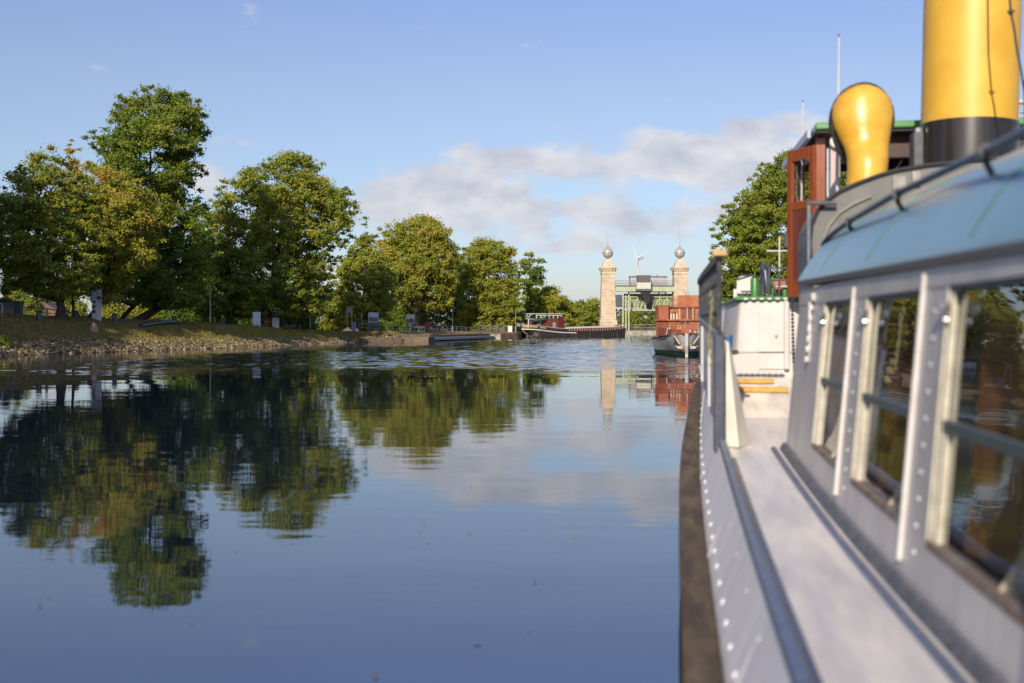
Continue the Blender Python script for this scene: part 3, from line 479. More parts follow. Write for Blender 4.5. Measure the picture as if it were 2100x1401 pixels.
def lamp(px, s, top, arm, label, Y=None, base=None):
    if Y: p = Vector(((px-CX)/F*Y, Y, base)); k = Y/F
    else: p, k = place(px, s)
    z = EYE-(top-HZ)*k-p.z; e = empty('street_lamp', p); tag(e, label, 'street lamp', 'slim lamp posts along the canal')
    MB().tube([(0, 0, -.2), (0, 0, z*.3), (0, 0, z)], [.07, .055, .04], 8).build('post', STEEL, e, smooth=True); MB().lathe([(.09, -.05), (.09, .9), (.06, .95)], n=10).build('base', STEEL, e)
    if arm: MB().tube([(0, 0, z-.05), (arm*.5, 0, z+.02), (arm, 0, z)], .045, 6).build('arm', STEEL, e); MB().cbox((arm*1.15, 0, z-.02), (abs(arm)*.5, .22, .1)).build('lamp_head', STEEL, e, bevel=.02)
    else: MB().lathe([(.05, z-.05), (.14, z), (.16, z+.12), (.05, z+.2)], n=10).build('lamp_head', STEEL, e, smooth=True)
lamp(431, 7, 590, 0, 'slim lamp post in front of the tallest tree'); lamp(636, 7.5, 600, 0, 'slim lamp post between shorter stele and sunlit bush')
lamp(928, 0, 627, 0, 'lamp post against the dark undergrowth behind the quay railing', 186, .95); lamp(1057.5, 0, 634, 1.1, 'pale lamp post with short arm beside the barge stern', 186, .95)
# portal sign on two posts, cabinet, thin sign post
p = P(716.5, 0, 146); p.z = H(p.x, 146); k = 146/F; e = empty('double_post_sign', p); tag(e, 'grey sign held between two tall posts beside the grey locker', 'sign')
for s_ in (-1, 1): MB().tube([(s_*.31, 0, -.2), (s_*.31, 0, 3.25)], .05, 8).build('post', STEEL, e)
MB().cbox((0, 0, 2.85), (.58, .05, .68)).build('sign_board', GREY, e)
p = P(726, 0, 147); p.z = H(p.x, 147); o = MB().box((-.26, -.2, -.05), (.26, .2, 1.35)).build('locker', GREY, bevel=.02); o.location = p; tag(o, 'grey metal locker right of the double post sign', 'locker')
p = P(742, 0, 150); p.z = H(p.x, 150); e = empty('signpost', p); tag(e, 'thin grey post with small sign edge-on, between locker and info boards', 'signpost'); MB().tube([(0, 0, -.1), (0, 0, 2.7)], .035, 6).build('post', STEEL, e); MB().cbox((0, 0, 2.1), (.08, .3, .5)).build('sign_board', STEEL, e)
def board(px, Y, top, bot, wpx, base, pic, label):
    k = Y/F; p = P(px, 0, Y); p.z = EYE-(base-HZ)*k; w_ = wpx*k; zt = (base-top)*k; zb = (base-bot)*k; e = empty('info_board', p); tag(e, label, 'info board', 'photo boards on blue posts')
    for s_ in (-.36, .36): MB().box((s_*w_-.07, .02, -.4), (s_*w_+.07, .16, zb+.1)).build('post', BLUE, e)
    MB().box((-w_/2, 0, zb), (w_/2, .12, zt)).build('frame', mat('pale_frame', (.62, .66, .68), .5), e, bevel=.03); MB().box((w_/2+.005, .0, zb+.05), (w_/2+.09, .12, zt)).build('edge', BLUE, e)
    MB().box((-w_/2+.08, -.014, zb+.12), (w_/2-.08, -.004, zt-.1)).build('photo', pic, e)
def picmat(name, horizon, sky_, low, sc):
    m = mat(name, sky_, .4, noise=sc, col2=low, lo=.45, hi=.55); nt = m.node_tree; r = [n for n in nt.nodes if n.type == 'VALTORGB'][0]; ns_ = [n for n in nt.nodes if n.type == 'TEX_NOISE'][0]; t = [n for n in nt.nodes if n.type == 'TEX_COORD'][0]
    sp = N(nt, 'ShaderNodeSeparateXYZ'); nt.links.new(t.outputs['Object'], sp.inputs[0]); q = mth(nt, 'ADD', mth(nt, 'MULTIPLY', mth(nt, 'SUBTRACT', horizon, sp.outputs[2]), .8), mth(nt, 'MULTIPLY', ns_.outputs[0], .9)); nt.links.new(q, r.inputs[0]); return m
board(765.5, 152, 641, 661.5, 20.5, 680, picmat('photo_print_harbour', 2.0, (.55, .58, .55), (.10, .13, .15), 3.5), 'info board with pale harbour photo on two blue posts, beside the thin signpost')
board(841.5, 163, 645, 663.5, 18, 681, picmat('photo_print_smoke', 1.95, (.62, .60, .56), (.09, .09, .11), 4.5), 'info board with black and white photo on blue posts, left of the red walker')
# railings
def railing(label, pts, h, n, mids, px_post=1):
    e = empty('railing', pts[0]); tag(e, label, 'railing', 'grey quay railings'); L = [Vector(p)-Vector(pts[0]) for p in pts]
    for z in [h]+mids: MB().tube([q+Vector((0, 0, z)) for q in L], .035 if z == h else .025, 6).build('rail', STEEL, e)
    for a, b2 in zip(L, L[1:]):
        m_ = max(1, int((b2-a).length/n))
        for i in range(m_+1): q = a.lerp(b2, i/m_); MB().tube([q+Vector((0, 0, -.1)), q+Vector((0, 0, h))], .03, 6).build('post', STEEL, e)
def qp(px, Y, z=None): x = (px-CX)/F*Y; return (x, Y, H(x, Y) if z is None else z)
railing('long grey railing running down behind the info boards to the red walker', [qp(735, 150, 1.25), qp(800, 150, 1.0), qp(832, 149, .85)], 1.05, 2.2, [.55])
railing('short pale railing on the stone pier block', [qp(832, 147, .62), qp(851, 147, .62), qp(870, 147, .62)], 1.2, 1.3, [.6])
railing('grey railing left of the red walker', [qp(858, 168, 1.0), qp(880, 168, .95)], 1.05, 1.0, [.55])
railing('long pale railing right of the red walker along the floating pontoon', [qp(886, 166, .98), qp(965, 178, .72), qp(1044, 186, .72)], 1.05, 1.6, [.7, .4])
railing('railing in front of the green glass shelter', [qp(982, 190, .85), qp(1044, 190, .85)], 1.1, 2.6, [.7, .35])
p = Vector(qp(1046, 185, .8)); o = MB().box((-.35, -.3, -.3), (.35, .3, 1.15)).build('concrete_post', DWHITE, bevel=.02); o.location = p; tag(o, 'square pale post at the right end of the quay railings', 'post')
e = empty('glass_shelter', qp(999, 196)); tag(e, 'small green glass shelter behind the quay railing', 'shelter'); GG = glass('green_glass', (.45, .75, .6), 1.3)
MB().box((-.95, -.5, .1), (.35, .5, 1.75)).build('glass_box', mat('green_glazing', (.12, .24, .18), .15, noise=3, col2=(.2, .34, .27)), e); MB().box((.36, -.4, .05), (1.0, .4, 1.3)).build('side_panel', mat('grey_panel', (.35, .38, .37), .4), e); MB().box((-1.0, -.6, 1.75), (.4, .6, 1.83)).build('roof', STEEL, e)
# pier block, floating pontoon, quay walls
kk = 146/F
def slabm(name, label, cat, pts, z0, z1, m, bevel=.03):
    o = MB().prism(pts, 'z', z0, z1).build(name, m, bevel=bevel); tag(o, label, cat); return o
slabm('stone_pier', 'mossy stone pier block at the near end of the floating pontoon', 'pier', [(-14.0, 141.2), (-10.4, 141.6), (-9.4, 149), (-14.5, 149)], -.8, .6, WALLC)
MBk = MB().prism([(-10.3, 144), (-2.6, 170.5), (-5.2, 172), (-12.4, 145)], 'z', .12, .42).build('floating_pontoon', DARKM, bevel=.03); tag(MBk, 'long dark floating landing stage with pale edge', 'pontoon')
MB().prism([(-10.32, 143.9), (-2.6, 170.4), (-2.9, 170.7), (-10.7, 144.1)], 'z', .422, .5).build('edge_plank', DWHITE, MBk)
slabm('concrete_block', 'pale concrete block at the far end of the pontoon', 'block', [(-3.2, 171), (-1.7, 171), (-1.6, 174), (-3.4, 174)], -.6, .7, CONC)
def wallpath(name, label, pts, top, m, thick=.45, z0=-1.2):
    b = MB()
    for (a, b2) in zip(pts, pts[1:]):
        a = Vector((a[0], a[1], 0)); b2 = Vector((b2[0], b2[1], 0)); d = (b2-a).normalized(); n = Vector((d.y, -d.x, 0))*thick
        b.hexa([a-n+Vector((0,0,z0)), b2-n+Vector((0,0,z0)), b2+n*.2+Vector((0,0,z0)), a+n*.2+Vector((0,0,z0)), a-n+Vector((0,0,top)), b2-n+Vector((0,0,top)), b2+n*.2+Vector((0,0,top)), a+n*.2+Vector((0,0,top))])
    o = b.build(name, m); tag(o, label, 'quay wall'); return o
wallpath('quay_wall', 'low dark quay wall left of the stone pier', [(-18.0, 136.8), (-13.6, 140.4)], .55, WALLC)
wallpath('quay_wall', 'weathered quay wall behind the floating pontoon', [(-10.7, 147), (-3.6, 172.8), (.8, 179.8), (3, 203)], .78, WALLC)
wallpath('quay_wall', 'far quay wall below the stone towers', [(3, 203), (16, 214), (19, 233), (42, 236)], .95, CONC)
wallpath('quay_wall', 'long quay wall the boats on the right are moored to', [(42, 236), (17.9, 72), (7.25, 0), (-40.15, -320)], 1.15, CONC)
# guard rail, gate and mast foot at the far left
e = empty('metal_barrier', place(35, 7)[0]); tag(e, 'dark pipe barrier with upright post between left frame edge and leftmost trunk', 'barrier'); k = .036
MB().tube([(-3, 0, 1.1), (-1.5, 0, .75), (0, 0, .72), (2.0, .6, .55), (4.1, 1.2, .2)], .045, 6).build('rail', DARKM, e); MB().box((-.16, -.1, -.1), (.16, .1, 1.1)).build('post', DARKM, e); MB().tube([(-1.15, 0, -.1), (-1.1, 0, .8), (-1.3, 0, 1.0), (-1.6, 0, 1.05)], .06, 8).build('hoop', STEEL, e, smooth=True); MB().box((1.95, .45, -.1), (2.1, .6, .6)).build('post', STEEL, e)
MB().tube([(.5, 0, -.1), (.5, 0, .8)], .04, 6).build('post', WHITE, e)
e = empty('dark_container', place(8, 12)[0]); tag(e, 'dark blue-grey box container cut by the left frame edge', 'container'); MB().box((-2.5, 0, 0), (.95, 1.6, 1.25)).build('body', GREY, e, bevel=.02); MB().box((-2.55, -.05, 1.25), (1.0, 1.65, 1.33)).build('lid', DARKM, e)
p, k = place(156, 6.5); o = MB().lathe([(.24, -.1), (.26, .3), (.2, .5), (.06, .62)], n=12).build('mooring_post', DARKM, smooth=True); o.location = p; tag(o, 'squat dark mooring post between the two left trunks', 'mooring post')
# distant houses
e = empty('house', (-71, 172, 2.6)); tag(e, 'brown roofed house far off beside the leftmost trunk', 'house'); MB().box((-2.5, -3, 0), (4, 3, 1.3)).build('wall', mat('brick', (.24, .13, .09), .9, noise=8, col2=(.17, .09, .07)), e); MB().prism([(-2.8, 1.25), (4.3, 1.25), (.7, 3.4)], 'y', -3.3, 3.3).build('roof', TILE, e)
e = empty('house', (-26.5, 182, .9)); tag(e, 'brick house with grey gable behind the sunlit bush', 'house'); MB().box((-1.0, -2, 0), (3.4, 4, 1.9)).build('wall', mat('grey_brick', (.20, .16, .14), .9, noise=6, col2=(.13, .10, .09)), e); MB().prism([(-1.6, 1.8), (4.2, 1.8), (3.4, 4.6), (2.6, 4.6)], 'y', -2.4, 4.4).build('roof', TILE, e); MB().box((-.5, -2.03, .6), (.2, -2.001, 1.6)).build('window', GLASSD, e)
# ------------------------------------------------------------------ walker in a red jacket
def person():
    p = P(875.5, 681, 170); e_z = H(p.x, 170); me = bpy.data.meshes.new('person')
    J = [('pel',(0,0,.92),.135),('w',(0,.01,1.08),.125),('ch',(0,.03,1.28),.155),('nk',(0,.03,1.46),.06),('hb',(.0,.04,1.53),.07),('hd',(.01,.05,1.61),.098),('ht',(.01,.05,1.68),.075),
         ('lh',(-.09,0,.86),.1),('lk',(-.12,.06,.48),.065),('la',(-.16,-.1,.1),.045),('lt',(-.17,.05,.03),.04),('rh',(.09,0,.86),.1),('rk',(.1,-.1,.48),.065),('ra',(.12,.05,.1),.045),('rt',(.13,-.1,.03),.04),
         ('ls',(-.17,.03,1.4),.065),('le',(-.24,.08,1.15),.048),('lw',(-.24,-.03,.93),.032),('lm',(-.24,-.06,.85),.036),('rs',(.17,.03,1.4),.065),('re',(.24,.0,1.15),.048),('rw',(.22,-.14,.98),.032),('rm',(.22,-.18,.92),.036)]
    E = [(0,1),(1,2),(2,3),(3,4),(4,5),(5,6),(0,7),(7,8),(8,9),(9,10),(0,11),(11,12),(12,13),(13,14),(2,15),(15,16),(16,17),(17,18),(2,19),(19,20),(20,21),(21,22)]
    me.from_pydata([j[1] for j in J], E, []); o = bpy.data.objects.new('person', me); C.objects.link(o); me.materials.append(mat('skin_and_jeans', (.36, .22, .19), .7))
    sk = o.modifiers.new('skin', 'SKIN'); 
    for i, j in enumerate(J): me.skin_vertices[0].data[i].radius = (j[2], j[2]*.8); me.skin_vertices[0].data[i].use_root = (i == 0)
    o.modifiers.new('sub', 'SUBSURF').levels = 1; o.location = (p.x, 170, e_z); o.rotation_euler.z = R(20)
    tag(o, 'person in a red jacket walking behind the railing with dark red hair', 'person')
    rj = mat('red_jacket', (.62, .02, .03), .7); b = MB()
    b.lathe([(.16, .82), (.185, .95), (.17, 1.1), (.2, 1.3), (.19, 1.42), (.08, 1.49)], n=14); b.tube([(-.17,.03,1.41),(-.25,.08,1.15),(-.25,-.03,.95)], [.085,.066,.05], 8); b.tube([(.17,.03,1.41),(.25,0,1.15),(.23,-.13,.99)], [.085,.066,.05], 8); b.build('jacket', rj, o, smooth=True)
    MB().lathe([(.05, 1.5), (.115, 1.56), (.125, 1.65), (.09, 1.73), (.02, 1.76)], c=(.01, .07, 0), n=12).build('hair', mat('dark_red_hair', (.10, .012, .02), .7), o, smooth=True)
person()
# ------------------------------------------------------------------ boat lift: two stone towers, bridge, machine house, gate truss
Y = 240; k = Y/F
def tower(px, label):
    x = (px-CX)*k; e = empty('stone_tower', (x, Y, .9)); tag(e, label, 'tower', 'stone towers of the boat lift'); z = lambda py: EYE-(py-HZ)*k-.9
    def sq(prof): # square lathe
        r = [[(-a, -a, q), (a, -a, q), (a, a, q), (-a, a, q)] for a, q in prof]; return MB().loft(r)
    sq([(1.8, -.6), (1.8, z(659)), (1.62, z(654)), (1.34, z(563))]).build('shaft', STONE, e, bevel=.05)
    b = MB()
    for zz in np.arange(.5, z(566), .62):
        a = 1.62-(zz-z(654))/(z(563)-z(654))*.28 if zz > z(654) else 1.8
        b.add([(-a-.012, -a-.012, zz), (a+.012, -a-.012, zz), (a+.012, -a-.012, zz+.03), (-a-.012, -a-.012, zz+.03)], [(0, 1, 2, 3)])
    b.build('stone_joint', mat('mortar', (.30, .24, .17), .95), e)
    sq([(1.42, z(563)), (1.50, z(561)), (1.42, z(559.5)), (1.40, z(556))]).build('string_course', STONE, e)
    sq([(1.55, z(552.5)), (1.78, z(551.5)), (1.78, z(549.5)), (1.5, z(549))]).build('cornice', STONE, e, bevel=.03)
    sq([(1.36, z(556)), (1.5, z(552.5))]).build('cornice_bed', STONE, e)
    for s1 in (-1, 1):
        for i in range(5):
            q = (i-2)*.62; MB().box((q-.14, s1*1.66-.2, z(556)), (q+.14, s1*1.66+.2*0, z(552.4))).build('corbel', STONE, e)
            MB().box((s1*1.66-.2*(s1 < 0)*0-.1, q-.14, z(556)), (s1*1.66+.1, q+.14, z(552.4))).build('corbel', STONE, e)
    sq([(1.38, z(549)), (1.38, z(547)), (1.12, z(545.5)), (.95, z(538)), (.62, z(535)), (.56, z(532.5)), (.40, z(531))]).build('cap', STONE, e, bevel=.03)
    MB().lathe([(.34, z(531)), (.22, z(529.5)), (.3, z(528.5))], n=12).build('collar', STEEL, e, smooth=True)
    zc = z(519); rr = 1.08; n_ = 16; BALL = mat('metal_ball', (.52, .49, .43), .45, .2, noise=2, col2=(.42, .39, .34))
    bo = MB().lathe([(rr*math.sin(math.pi*i/n_), -rr*math.cos(math.pi*i/n_)) for i in range(1, n_)], c=(0, 0, zc), n=24).build('ball', BALL, e, smooth=True)
    bb = MB()
    for a in range(4): bb.tube([((rr+.01)*math.sin(t)*math.cos(a*math.pi/4), (rr+.01)*math.sin(t)*math.sin(a*math.pi/4), zc+(rr+.01)*math.cos(t)) for t in np.linspace(0, 2*math.pi, 25)], .03, 4, False)
    bb.tube([((rr+.04)*math.cos(t), (rr+.04)*math.sin(t), zc) for t in np.linspace(0, 2*math.pi, 25)], .06, 4, False); bb.build('band', GREY, bo)
    MB().lathe([(.3, zc+rr-.05), (.16, zc+rr+.12), (.28, zc+rr+.2), (.05, zc+rr+.35), (.045, zc+rr+1.1), (.1, zc+rr+1.15), (.03, zc+rr+1.25), (.018, z(456))], n=8).build('spire', GREY, e)
    return e
tower(1246.5, 'left sandstone tower with metal ball and spire, behind the barge bow'); tower(1394, 'right sandstone tower with metal ball and spire, behind the rusty boat')
Z = lambda py, Y=Y: EYE-(py-HZ)*Y/F
X = lambda px, Y=Y: (px-CX)*Y/F
e = empty('lift_bridge', (X(1320), Y, Z(587))); tag(e, 'pale green girder bridge joining the two stone towers', 'bridge'); ox = X(1320); oz = Z(587)
x0, x1 = X(1261)-ox, X(1381)-ox
MB().box((x0, -1.2, Z(598)-oz), (x1, -1.0, 0)).build('girder', LGREEN, e); MB().box((x0, 1.0, Z(598)-oz), (x1, 1.2, 0)).build('girder', LGREEN, e)
MB().box((x0, -1.5, .002), (x1, 1.5, .12)).build('deck', DGREY, e); MB().box((x0, -1.28, Z(598)-oz-.1), (x1, -.95, Z(598)-oz)).build('flange', DGREY, e)
b = MB()
for i in range(13): xx = x0+(x1-x0)*(i+.5)/13; b.box((xx-.05, -1.26, Z(598)-oz), (xx+.05, -1.202, 0))
b.build('stiffener', LGREEN, e)
for yy_ in (-1.45, 1.45):
    for zz in (.55, 1.12): MB().tube([(x0, yy_, zz), (x1, yy_, zz)], .04, 5).build('rail', GREY, e)
b = MB()
for i in range(19): xx = x0+(x1-x0)*i/18; b.tube([(xx, -1.45, .1), (xx, -1.45, 1.12)], .035, 5); b.tube([(xx, 1.45, .1), (xx, 1.45, 1.12)], .035, 5)
b.build('railing_post', GREY, e)
MH = mat('grey_machine_house', (.40, .40, .41), .6, noise=1, col2=(.33, .33, .34))
e = empty('machine_house', (X(1333), Y+3.4, Z(587))); tag(e, 'long grey machine house behind the bridge walkway', 'machine house'); MB().box((X(1295)-X(1333), -1.2, .0), (X(1371)-X(1333), 1.6, Z(567)-oz)).build('wall', MH, e); MB().prism([(-1.5, Z(567)-oz), (1.9, Z(567)-oz), (.2, Z(564.5)-oz)], 'x', X(1294)-X(1333), X(1372)-X(1333)).build('roof', MH, e)
MB().box((X(1350)-X(1333), -.4, Z(565)-oz), (X(1354)-X(1333), .2, Z(561.5)-oz)).build('vent', GREY, e)
MB().box((X(1296)-X(1333), -1.3, -1.2), (X(1370)-X(1333), 1.5, -.01)).build('base', DGREY, e)
e = empty('lift_cabin', (X(1320), Y-2.4, Z(594))); tag(e, 'cream cabin with dark top and hopper hanging on the front of the bridge', 'cabin'); z_ = lambda py: Z(py, Y-2.4)-Z(594)
u_ = lambda px: X(px, Y-2.4)-X(1320)
MB().box((u_(1305), -.9, z_(593)), (u_(1334), .9, z_(579.6))).build('cabin_wall', mat('cream_cabin', (.55, .54, .42), .5, noise=2, col2=(.48, .47, .36)), e, bevel=.04)
MB().loft([[(u_(1307), -1.0, z_(579.4)), (u_(1333.5), -1.0, z_(579.4)), (u_(1333.5), 1.0, z_(579.4)), (u_(1307), 1.0, z_(579.4))], [(u_(1306), -1.0, z_(565)), (u_(1333), -1.0, z_(565)), (u_(1333), 1.0, z_(565)), (u_(1306), 1.0, z_(565))]]).build('upper_house', mat('dark_slate', (.075, .07, .07), .6, noise=4, col2=(.11, .10, .10)), e)
b = MB()
for px in (1309.5, 1326): b.lathe([(.28, -.1), (.28, .1)], c=(0, 0, 0), n=14, M=Matrix.Translation((u_(px), -.95, z_(595)))@Matrix.Rotation(R(90), 4, 'X'))
b.build('wheel', DGREY, e); MB().box((u_(1304), -.95, z_(597)), (u_(1335), .6, z_(593.3))).build('bogie', DGREY, e)
MB().loft([[(u_(1313), -.8, z_(598)), (u_(1333), -.8, z_(598)), (u_(1333), .8, z_(598)), (u_(1313), .8, z_(598))], [(u_(1321), -.5, z_(612)), (u_(1333), -.5, z_(612)), (u_(1333), .5, z_(612)), (u_(1321), .5, z_(612))], [(u_(1324), -.4, z_(622)), (u_(1331), -.4, z_(622)), (u_(1331), .4, z_(622)), (u_(1324), .4, z_(622))]]).build('hopper', BLACK, e)
e = empty('gate_truss', (X(1320), Y+1, Z(634))); tag(e, 'pale green lattice gate truss under the bridge, above the dark beam', 'gate'); z_ = lambda py: Z(py)-Z(634); u_ = lambda px: X(px)-X(1320)
for py in (604, 609, 634): MB().box((u_(1277), -.25, z_(py)-.1), (u_(1381), -.05, z_(py)+.1)).build('chord', LGREEN, e)
for i in range(7):
    a, b2 = 1279+i*15, 1279+(i+1)*15
    MB().tube([(u_(a), -.2, z_(634)), (u_((a+b2)/2), -.2, z_(609)), (u_(b2), -.2, z_(634))], .11, 4).build('brace', LGREEN, e)
    MB().tube([(u_(a), -.1, z_(609)), (u_((a+b2)/2), -.1, z_(634)), (u_(b2), -.1, z_(609))], .08, 4).build('brace', LGREEN, e)
    MB().box((u_(a)-.09, -.3, z_(636)), (u_(a)+.09, -.1, z_(603))).build('upright', LGREEN, e)
MB().box((u_(1281), .5, z_(631)), (u_(1383), .62, z_(602))).build('gate_plate', mat('pale_green_plate', (.36, .43, .24), .6, noise=1.6, col2=(.22, .27, .16), lo=.45, hi=.6), e)
MB().box((u_(1271), -.6, z_(638.5)), (u_(1383), .8, z_(634.8))).build('lower_beam', DGREY, e); MB().box((u_(1271), -.7, z_(637)), (u_(1383), -.6, z_(635.8))).build('beam_edge', DWHITE, e)
for px in (1290, 1352, 1366): MB().box((u_(px)-.12, -.5, z_(604)), (u_(px)+.12, -.31, z_(598.5))).build('hanger', DGREY, e)
MB().prism([(u_(1318), z_(634.5)), (u_(1345), z_(634.5)), (u_(1342), z_(620)), (u_(1332), z_(612)), (u_(1322), z_(618))], 'y', .1, .45).build('gear_cover', BLACK, e)
e = empty('counterweight_box', (X(1268), Y-1, Z(631))); tag(e, 'dark blue-green steel box beside the left stone tower', 'steel box'); MB().box((X(1261.5)-X(1268), -.6, 0), (X(1275)-X(1268), .9, Z(605)-Z(631))).build('box', mat('dark_teal_steel', (.05, .075, .085), .5, noise=2, col2=(.04, .06, .07)), e); MB().box((X(1261)-X(1268), -.7, -.18), (X(1276)-X(1268), 1, -.002)).build('ledge', DWHITE, e)
b = MB()
for q in (1263, 1272): b.box((X(q)-X(1268)-.1, -.3, Z(684)-Z(631)), (X(q)-X(1268)+.1, -.1, -.18))
for i in range(4): b.tube([(X(1263)-X(1268), -.2, -.3-i*1.25), (X(1272)-X(1268), -.2, -1.5-i*1.25)], .07, 4); b.tube([(X(1272)-X(1268), -.2, -.3-i*1.25), (X(1263)-X(1268), -.2, -1.5-i*1.25)], .07, 4)
b.build('lattice_leg', BLACK, e)
for px, top, bot, lb in ((1277.5, 600, 663, 'pale green tall guide post right of the dark steel box'), (1289.5, 604, 686, 'pale green guide post standing in the canal left of the lattice gate'), (1283.5, 606, 680, 'dark brown guide post between the two pale green posts')):
    o = MB().box((-.13, -.13, 0), (.13, .13, (bot-top)*(Y-3)/F)).build('guide_post', LGREEN if 'pale' in lb else WOODG); o.location = (X(px, Y-3), Y-3, Z(bot, Y-3)); tag(o, lb, 'post')
e = empty('fence', (X(1278), 238.5, .98)); tag(e, 'low mesh fence on the far quay under the lift bridge', 'fence')
for zz in (.65, 1.3): MB().tube([(0, 0, zz), (X(1344)-X(1278), 0, zz)], .035, 5).build('rail', GREY, e)
b = MB()
for i in range(30): b.tube([(i*.235, 0, 0), (i*.235, 0, 1.3)], .016, 4)
b.build('bars', GREY, e)
# wind turbine
e = empty('wind_turbine', (X(1308.5, 1200), 1200, 0)); tag(e, 'white wind turbine far behind the lift bridge', 'wind turbine'); kt = 1200/F; hub = EYE-(531-HZ)*kt; WT = mat('turbine_white', (.58, .60, .63), .5)
MB().lathe([(1.35, 0), (.8, hub-1)], n=16).build('tower', WT, e, smooth=True); MB().lathe([(.2, -3.2), (1.5, -2.6), (1.6, 2.5), (1.1, 5)], n=12, M=Matrix.Translation((1.5, 0, hub+.2))@Matrix.Rotation(R(68), 4, 'Y')).build('nacelle', WT, e, smooth=True)
for (px, py) in ((1288, 485), (1333, 512), (1300.5, 563)):
    a = Vector((-.8, -3.2, hub)); t = Vector(((px-1306)*kt, -3.2, hub-(py-531)*kt)); d = t-a; n = d.cross(Vector((0, 1, 0))).normalized()
    MB().loft([[a+d*f+n*w1, a+d*f+Vector((0, -.2, 0)), a+d*f-n*w2, a+d*f+Vector((0, .2, 0))] for f, w1, w2 in ((0, .4, .4), (.2, .6, .5), (.6, .32, .28), (1, .08, .07))]).build('blade', WT, e)
#EOF2
# ------------------------------------------------------------------ black barge with green lifeboat, moored across the view
S0 = P(1062, 0, 187); S1 = P(1277, 0, 201); bd = Vector((S1.x-S0.x, S1.y-S0.y, 0)); L = bd.length; bang = math.atan2(bd.y, bd.x)
barge = empty('barge', (S0.x, S0.y, 0), bang); tag(barge, 'long black river barge with red-brown wheelhouse and pale hatch cover', 'barge')
def bz(px, py):      # local x along the hull and height for a photo pixel on its near side
    t = (px-1062)/(1277-1062); Yq = 187+14*t; return t*L, EYE-(py-HZ)*Yq/F
HB = 2.45
def sheer(t): return spline([(0, 1.65), (.08, 1.58), (.2, 1.30), (.35, 1.05), (.6, 1.05), (.85, 1.25), (1, 1.62)], t)
def half(t): return HB*spline([(0, .42), (.04, .72), (.1, .93), (.2, 1), (.8, 1), (.92, .86), (.975, .55), (1, .12)], t)
rings = []
for i in range(41):
    t = i/40; x = t*L; h = half(t); zs = sheer(t); rake = .9*max(0, (t-.9)/.1)**2; bot = .92 if t < .97 else .7; und = 1 if t > .12 else .25+.75*(t/.12); lowx = x+(.12-t)*L*.55*(t < .12)
    rings.append([(x+rake*.35, -h, zs), (lowx, -h*und*.97, .45), (lowx, -h*und*.9, -.5), (lowx, h*und*.9, -.5), (lowx, h*und*.97, .45), (x+rake*.35, h, zs)])
MB().loft(rings).build('hull', TAR, barge, smooth=True)
def strip(t0, t1, dz0, dz1, m, name, off=.02, n=24):
    r = [[(t*L, -half(t)-off, sheer(t)+dz0), (t*L, -half(t)-off, sheer(t)+dz1), (t*L, -half(t)+.05, sheer(t)+dz1), (t*L, -half(t)+.05, sheer(t)+dz0)] for t in np.linspace(t0, t1, n)]
    return MB().loft(r).build(name, m, barge)
strip(.0, .45, -.30, -.13, WHITE, 'white_stripe', .03); strip(0, .22, .0, .45, BLACK, 'stern_bulwark', .01); strip(.005, .1, .12, .34, mat('ochre_paint', (.55, .33, .08), .5), 'ochre_panel', .03, 8); strip(.118, .17, .12, .32, MATS['ochre_paint'], 'ochre_panel', .03, 6); strip(0, .36, .44, .5, DWHITE, 'rail_cap', .03)
strip(.22, .36, -.02, .2, BLACK, 'rail_step', .01); strip(.36, .99, -.02, .06, BLACK, 'gunwale', .05); strip(.02, .97, -sheer(.5)+.03, -sheer(.5)+.12, DWHITE, 'waterline_mark', .015) if False else None
dk = [[(t*L, -half(t)+.05, sheer(t)-.02), (t*L, half(t)-.05, sheer(t)-.02), (t*L, half(t)-.05, sheer(t)-.08), (t*L, -half(t)+.05, sheer(t)-.08)] for t in np.linspace(.0, .99, 30)]
MB().loft(dk).build('deck', DGREY, barge)
# cabin and wheelhouse
xa, _ = bz(1101, 0); xb, _ = bz(1141, 0); xw, _ = bz(1089, 0); zt = bz(1110, 653)[1]; zr = bz(1110, 644.5)[1]
MB().box((bz(1108, 0)[0], -1.6, 1.0), (xb, 1.6, zt)).build('cabin', RED, barge, bevel=.03)
wh = empty('wheelhouse', (0, 0, 0)); wh.parent = barge
b = MB(); WH0 = bz(1089, 0)[0]
for q in np.linspace(WH0, xb-.25, 7): b.box((q-.07, -1.3, zt-.25), (q+.07, -1.18, zr)); b.box((q-.07, 1.18, zt-.25), (q+.07, 1.3, zr))
b.box((WH0, -1.29, zt-.3), (xb-.2, -1.19, zt-.02)); b.box((WH0, 1.19, zt-.3), (xb-.2, 1.29, zt-.02)); b.box((WH0, -1.29, zt+.02+.4), (xb-.2, -1.19, zr))
b.build('window_frame', CREAM, wh); MB().box((WH0+.05, -1.2, zt-.3), (xb-.3, 1.2, zr-.05)).build('window', GLASSD, wh); MB().box((WH0-.2, -1.5, zr), (xb+.1, 1.5, zr+.12)).build('roof', WHITE, wh, bevel=.03)
MB().box((bz(1118, 0)[0], -1.625, 1.75), (bz(1124, 0)[0], -1.601, 2.55)).build('window', GREY, barge); MB().box((bz(1129, 0)[0], -1.64, 1.05), (bz(1140, 0)[0], -1.601, zt+.3)).build('door', mat('dark_red_door', (.13, .02, .018), .4), barge)
MB().box((WH0, -1.25, 1.0), (bz(1108, 0)[0]-.01, 1.25, zt-.31)).build('cabin_aft', RED, barge)
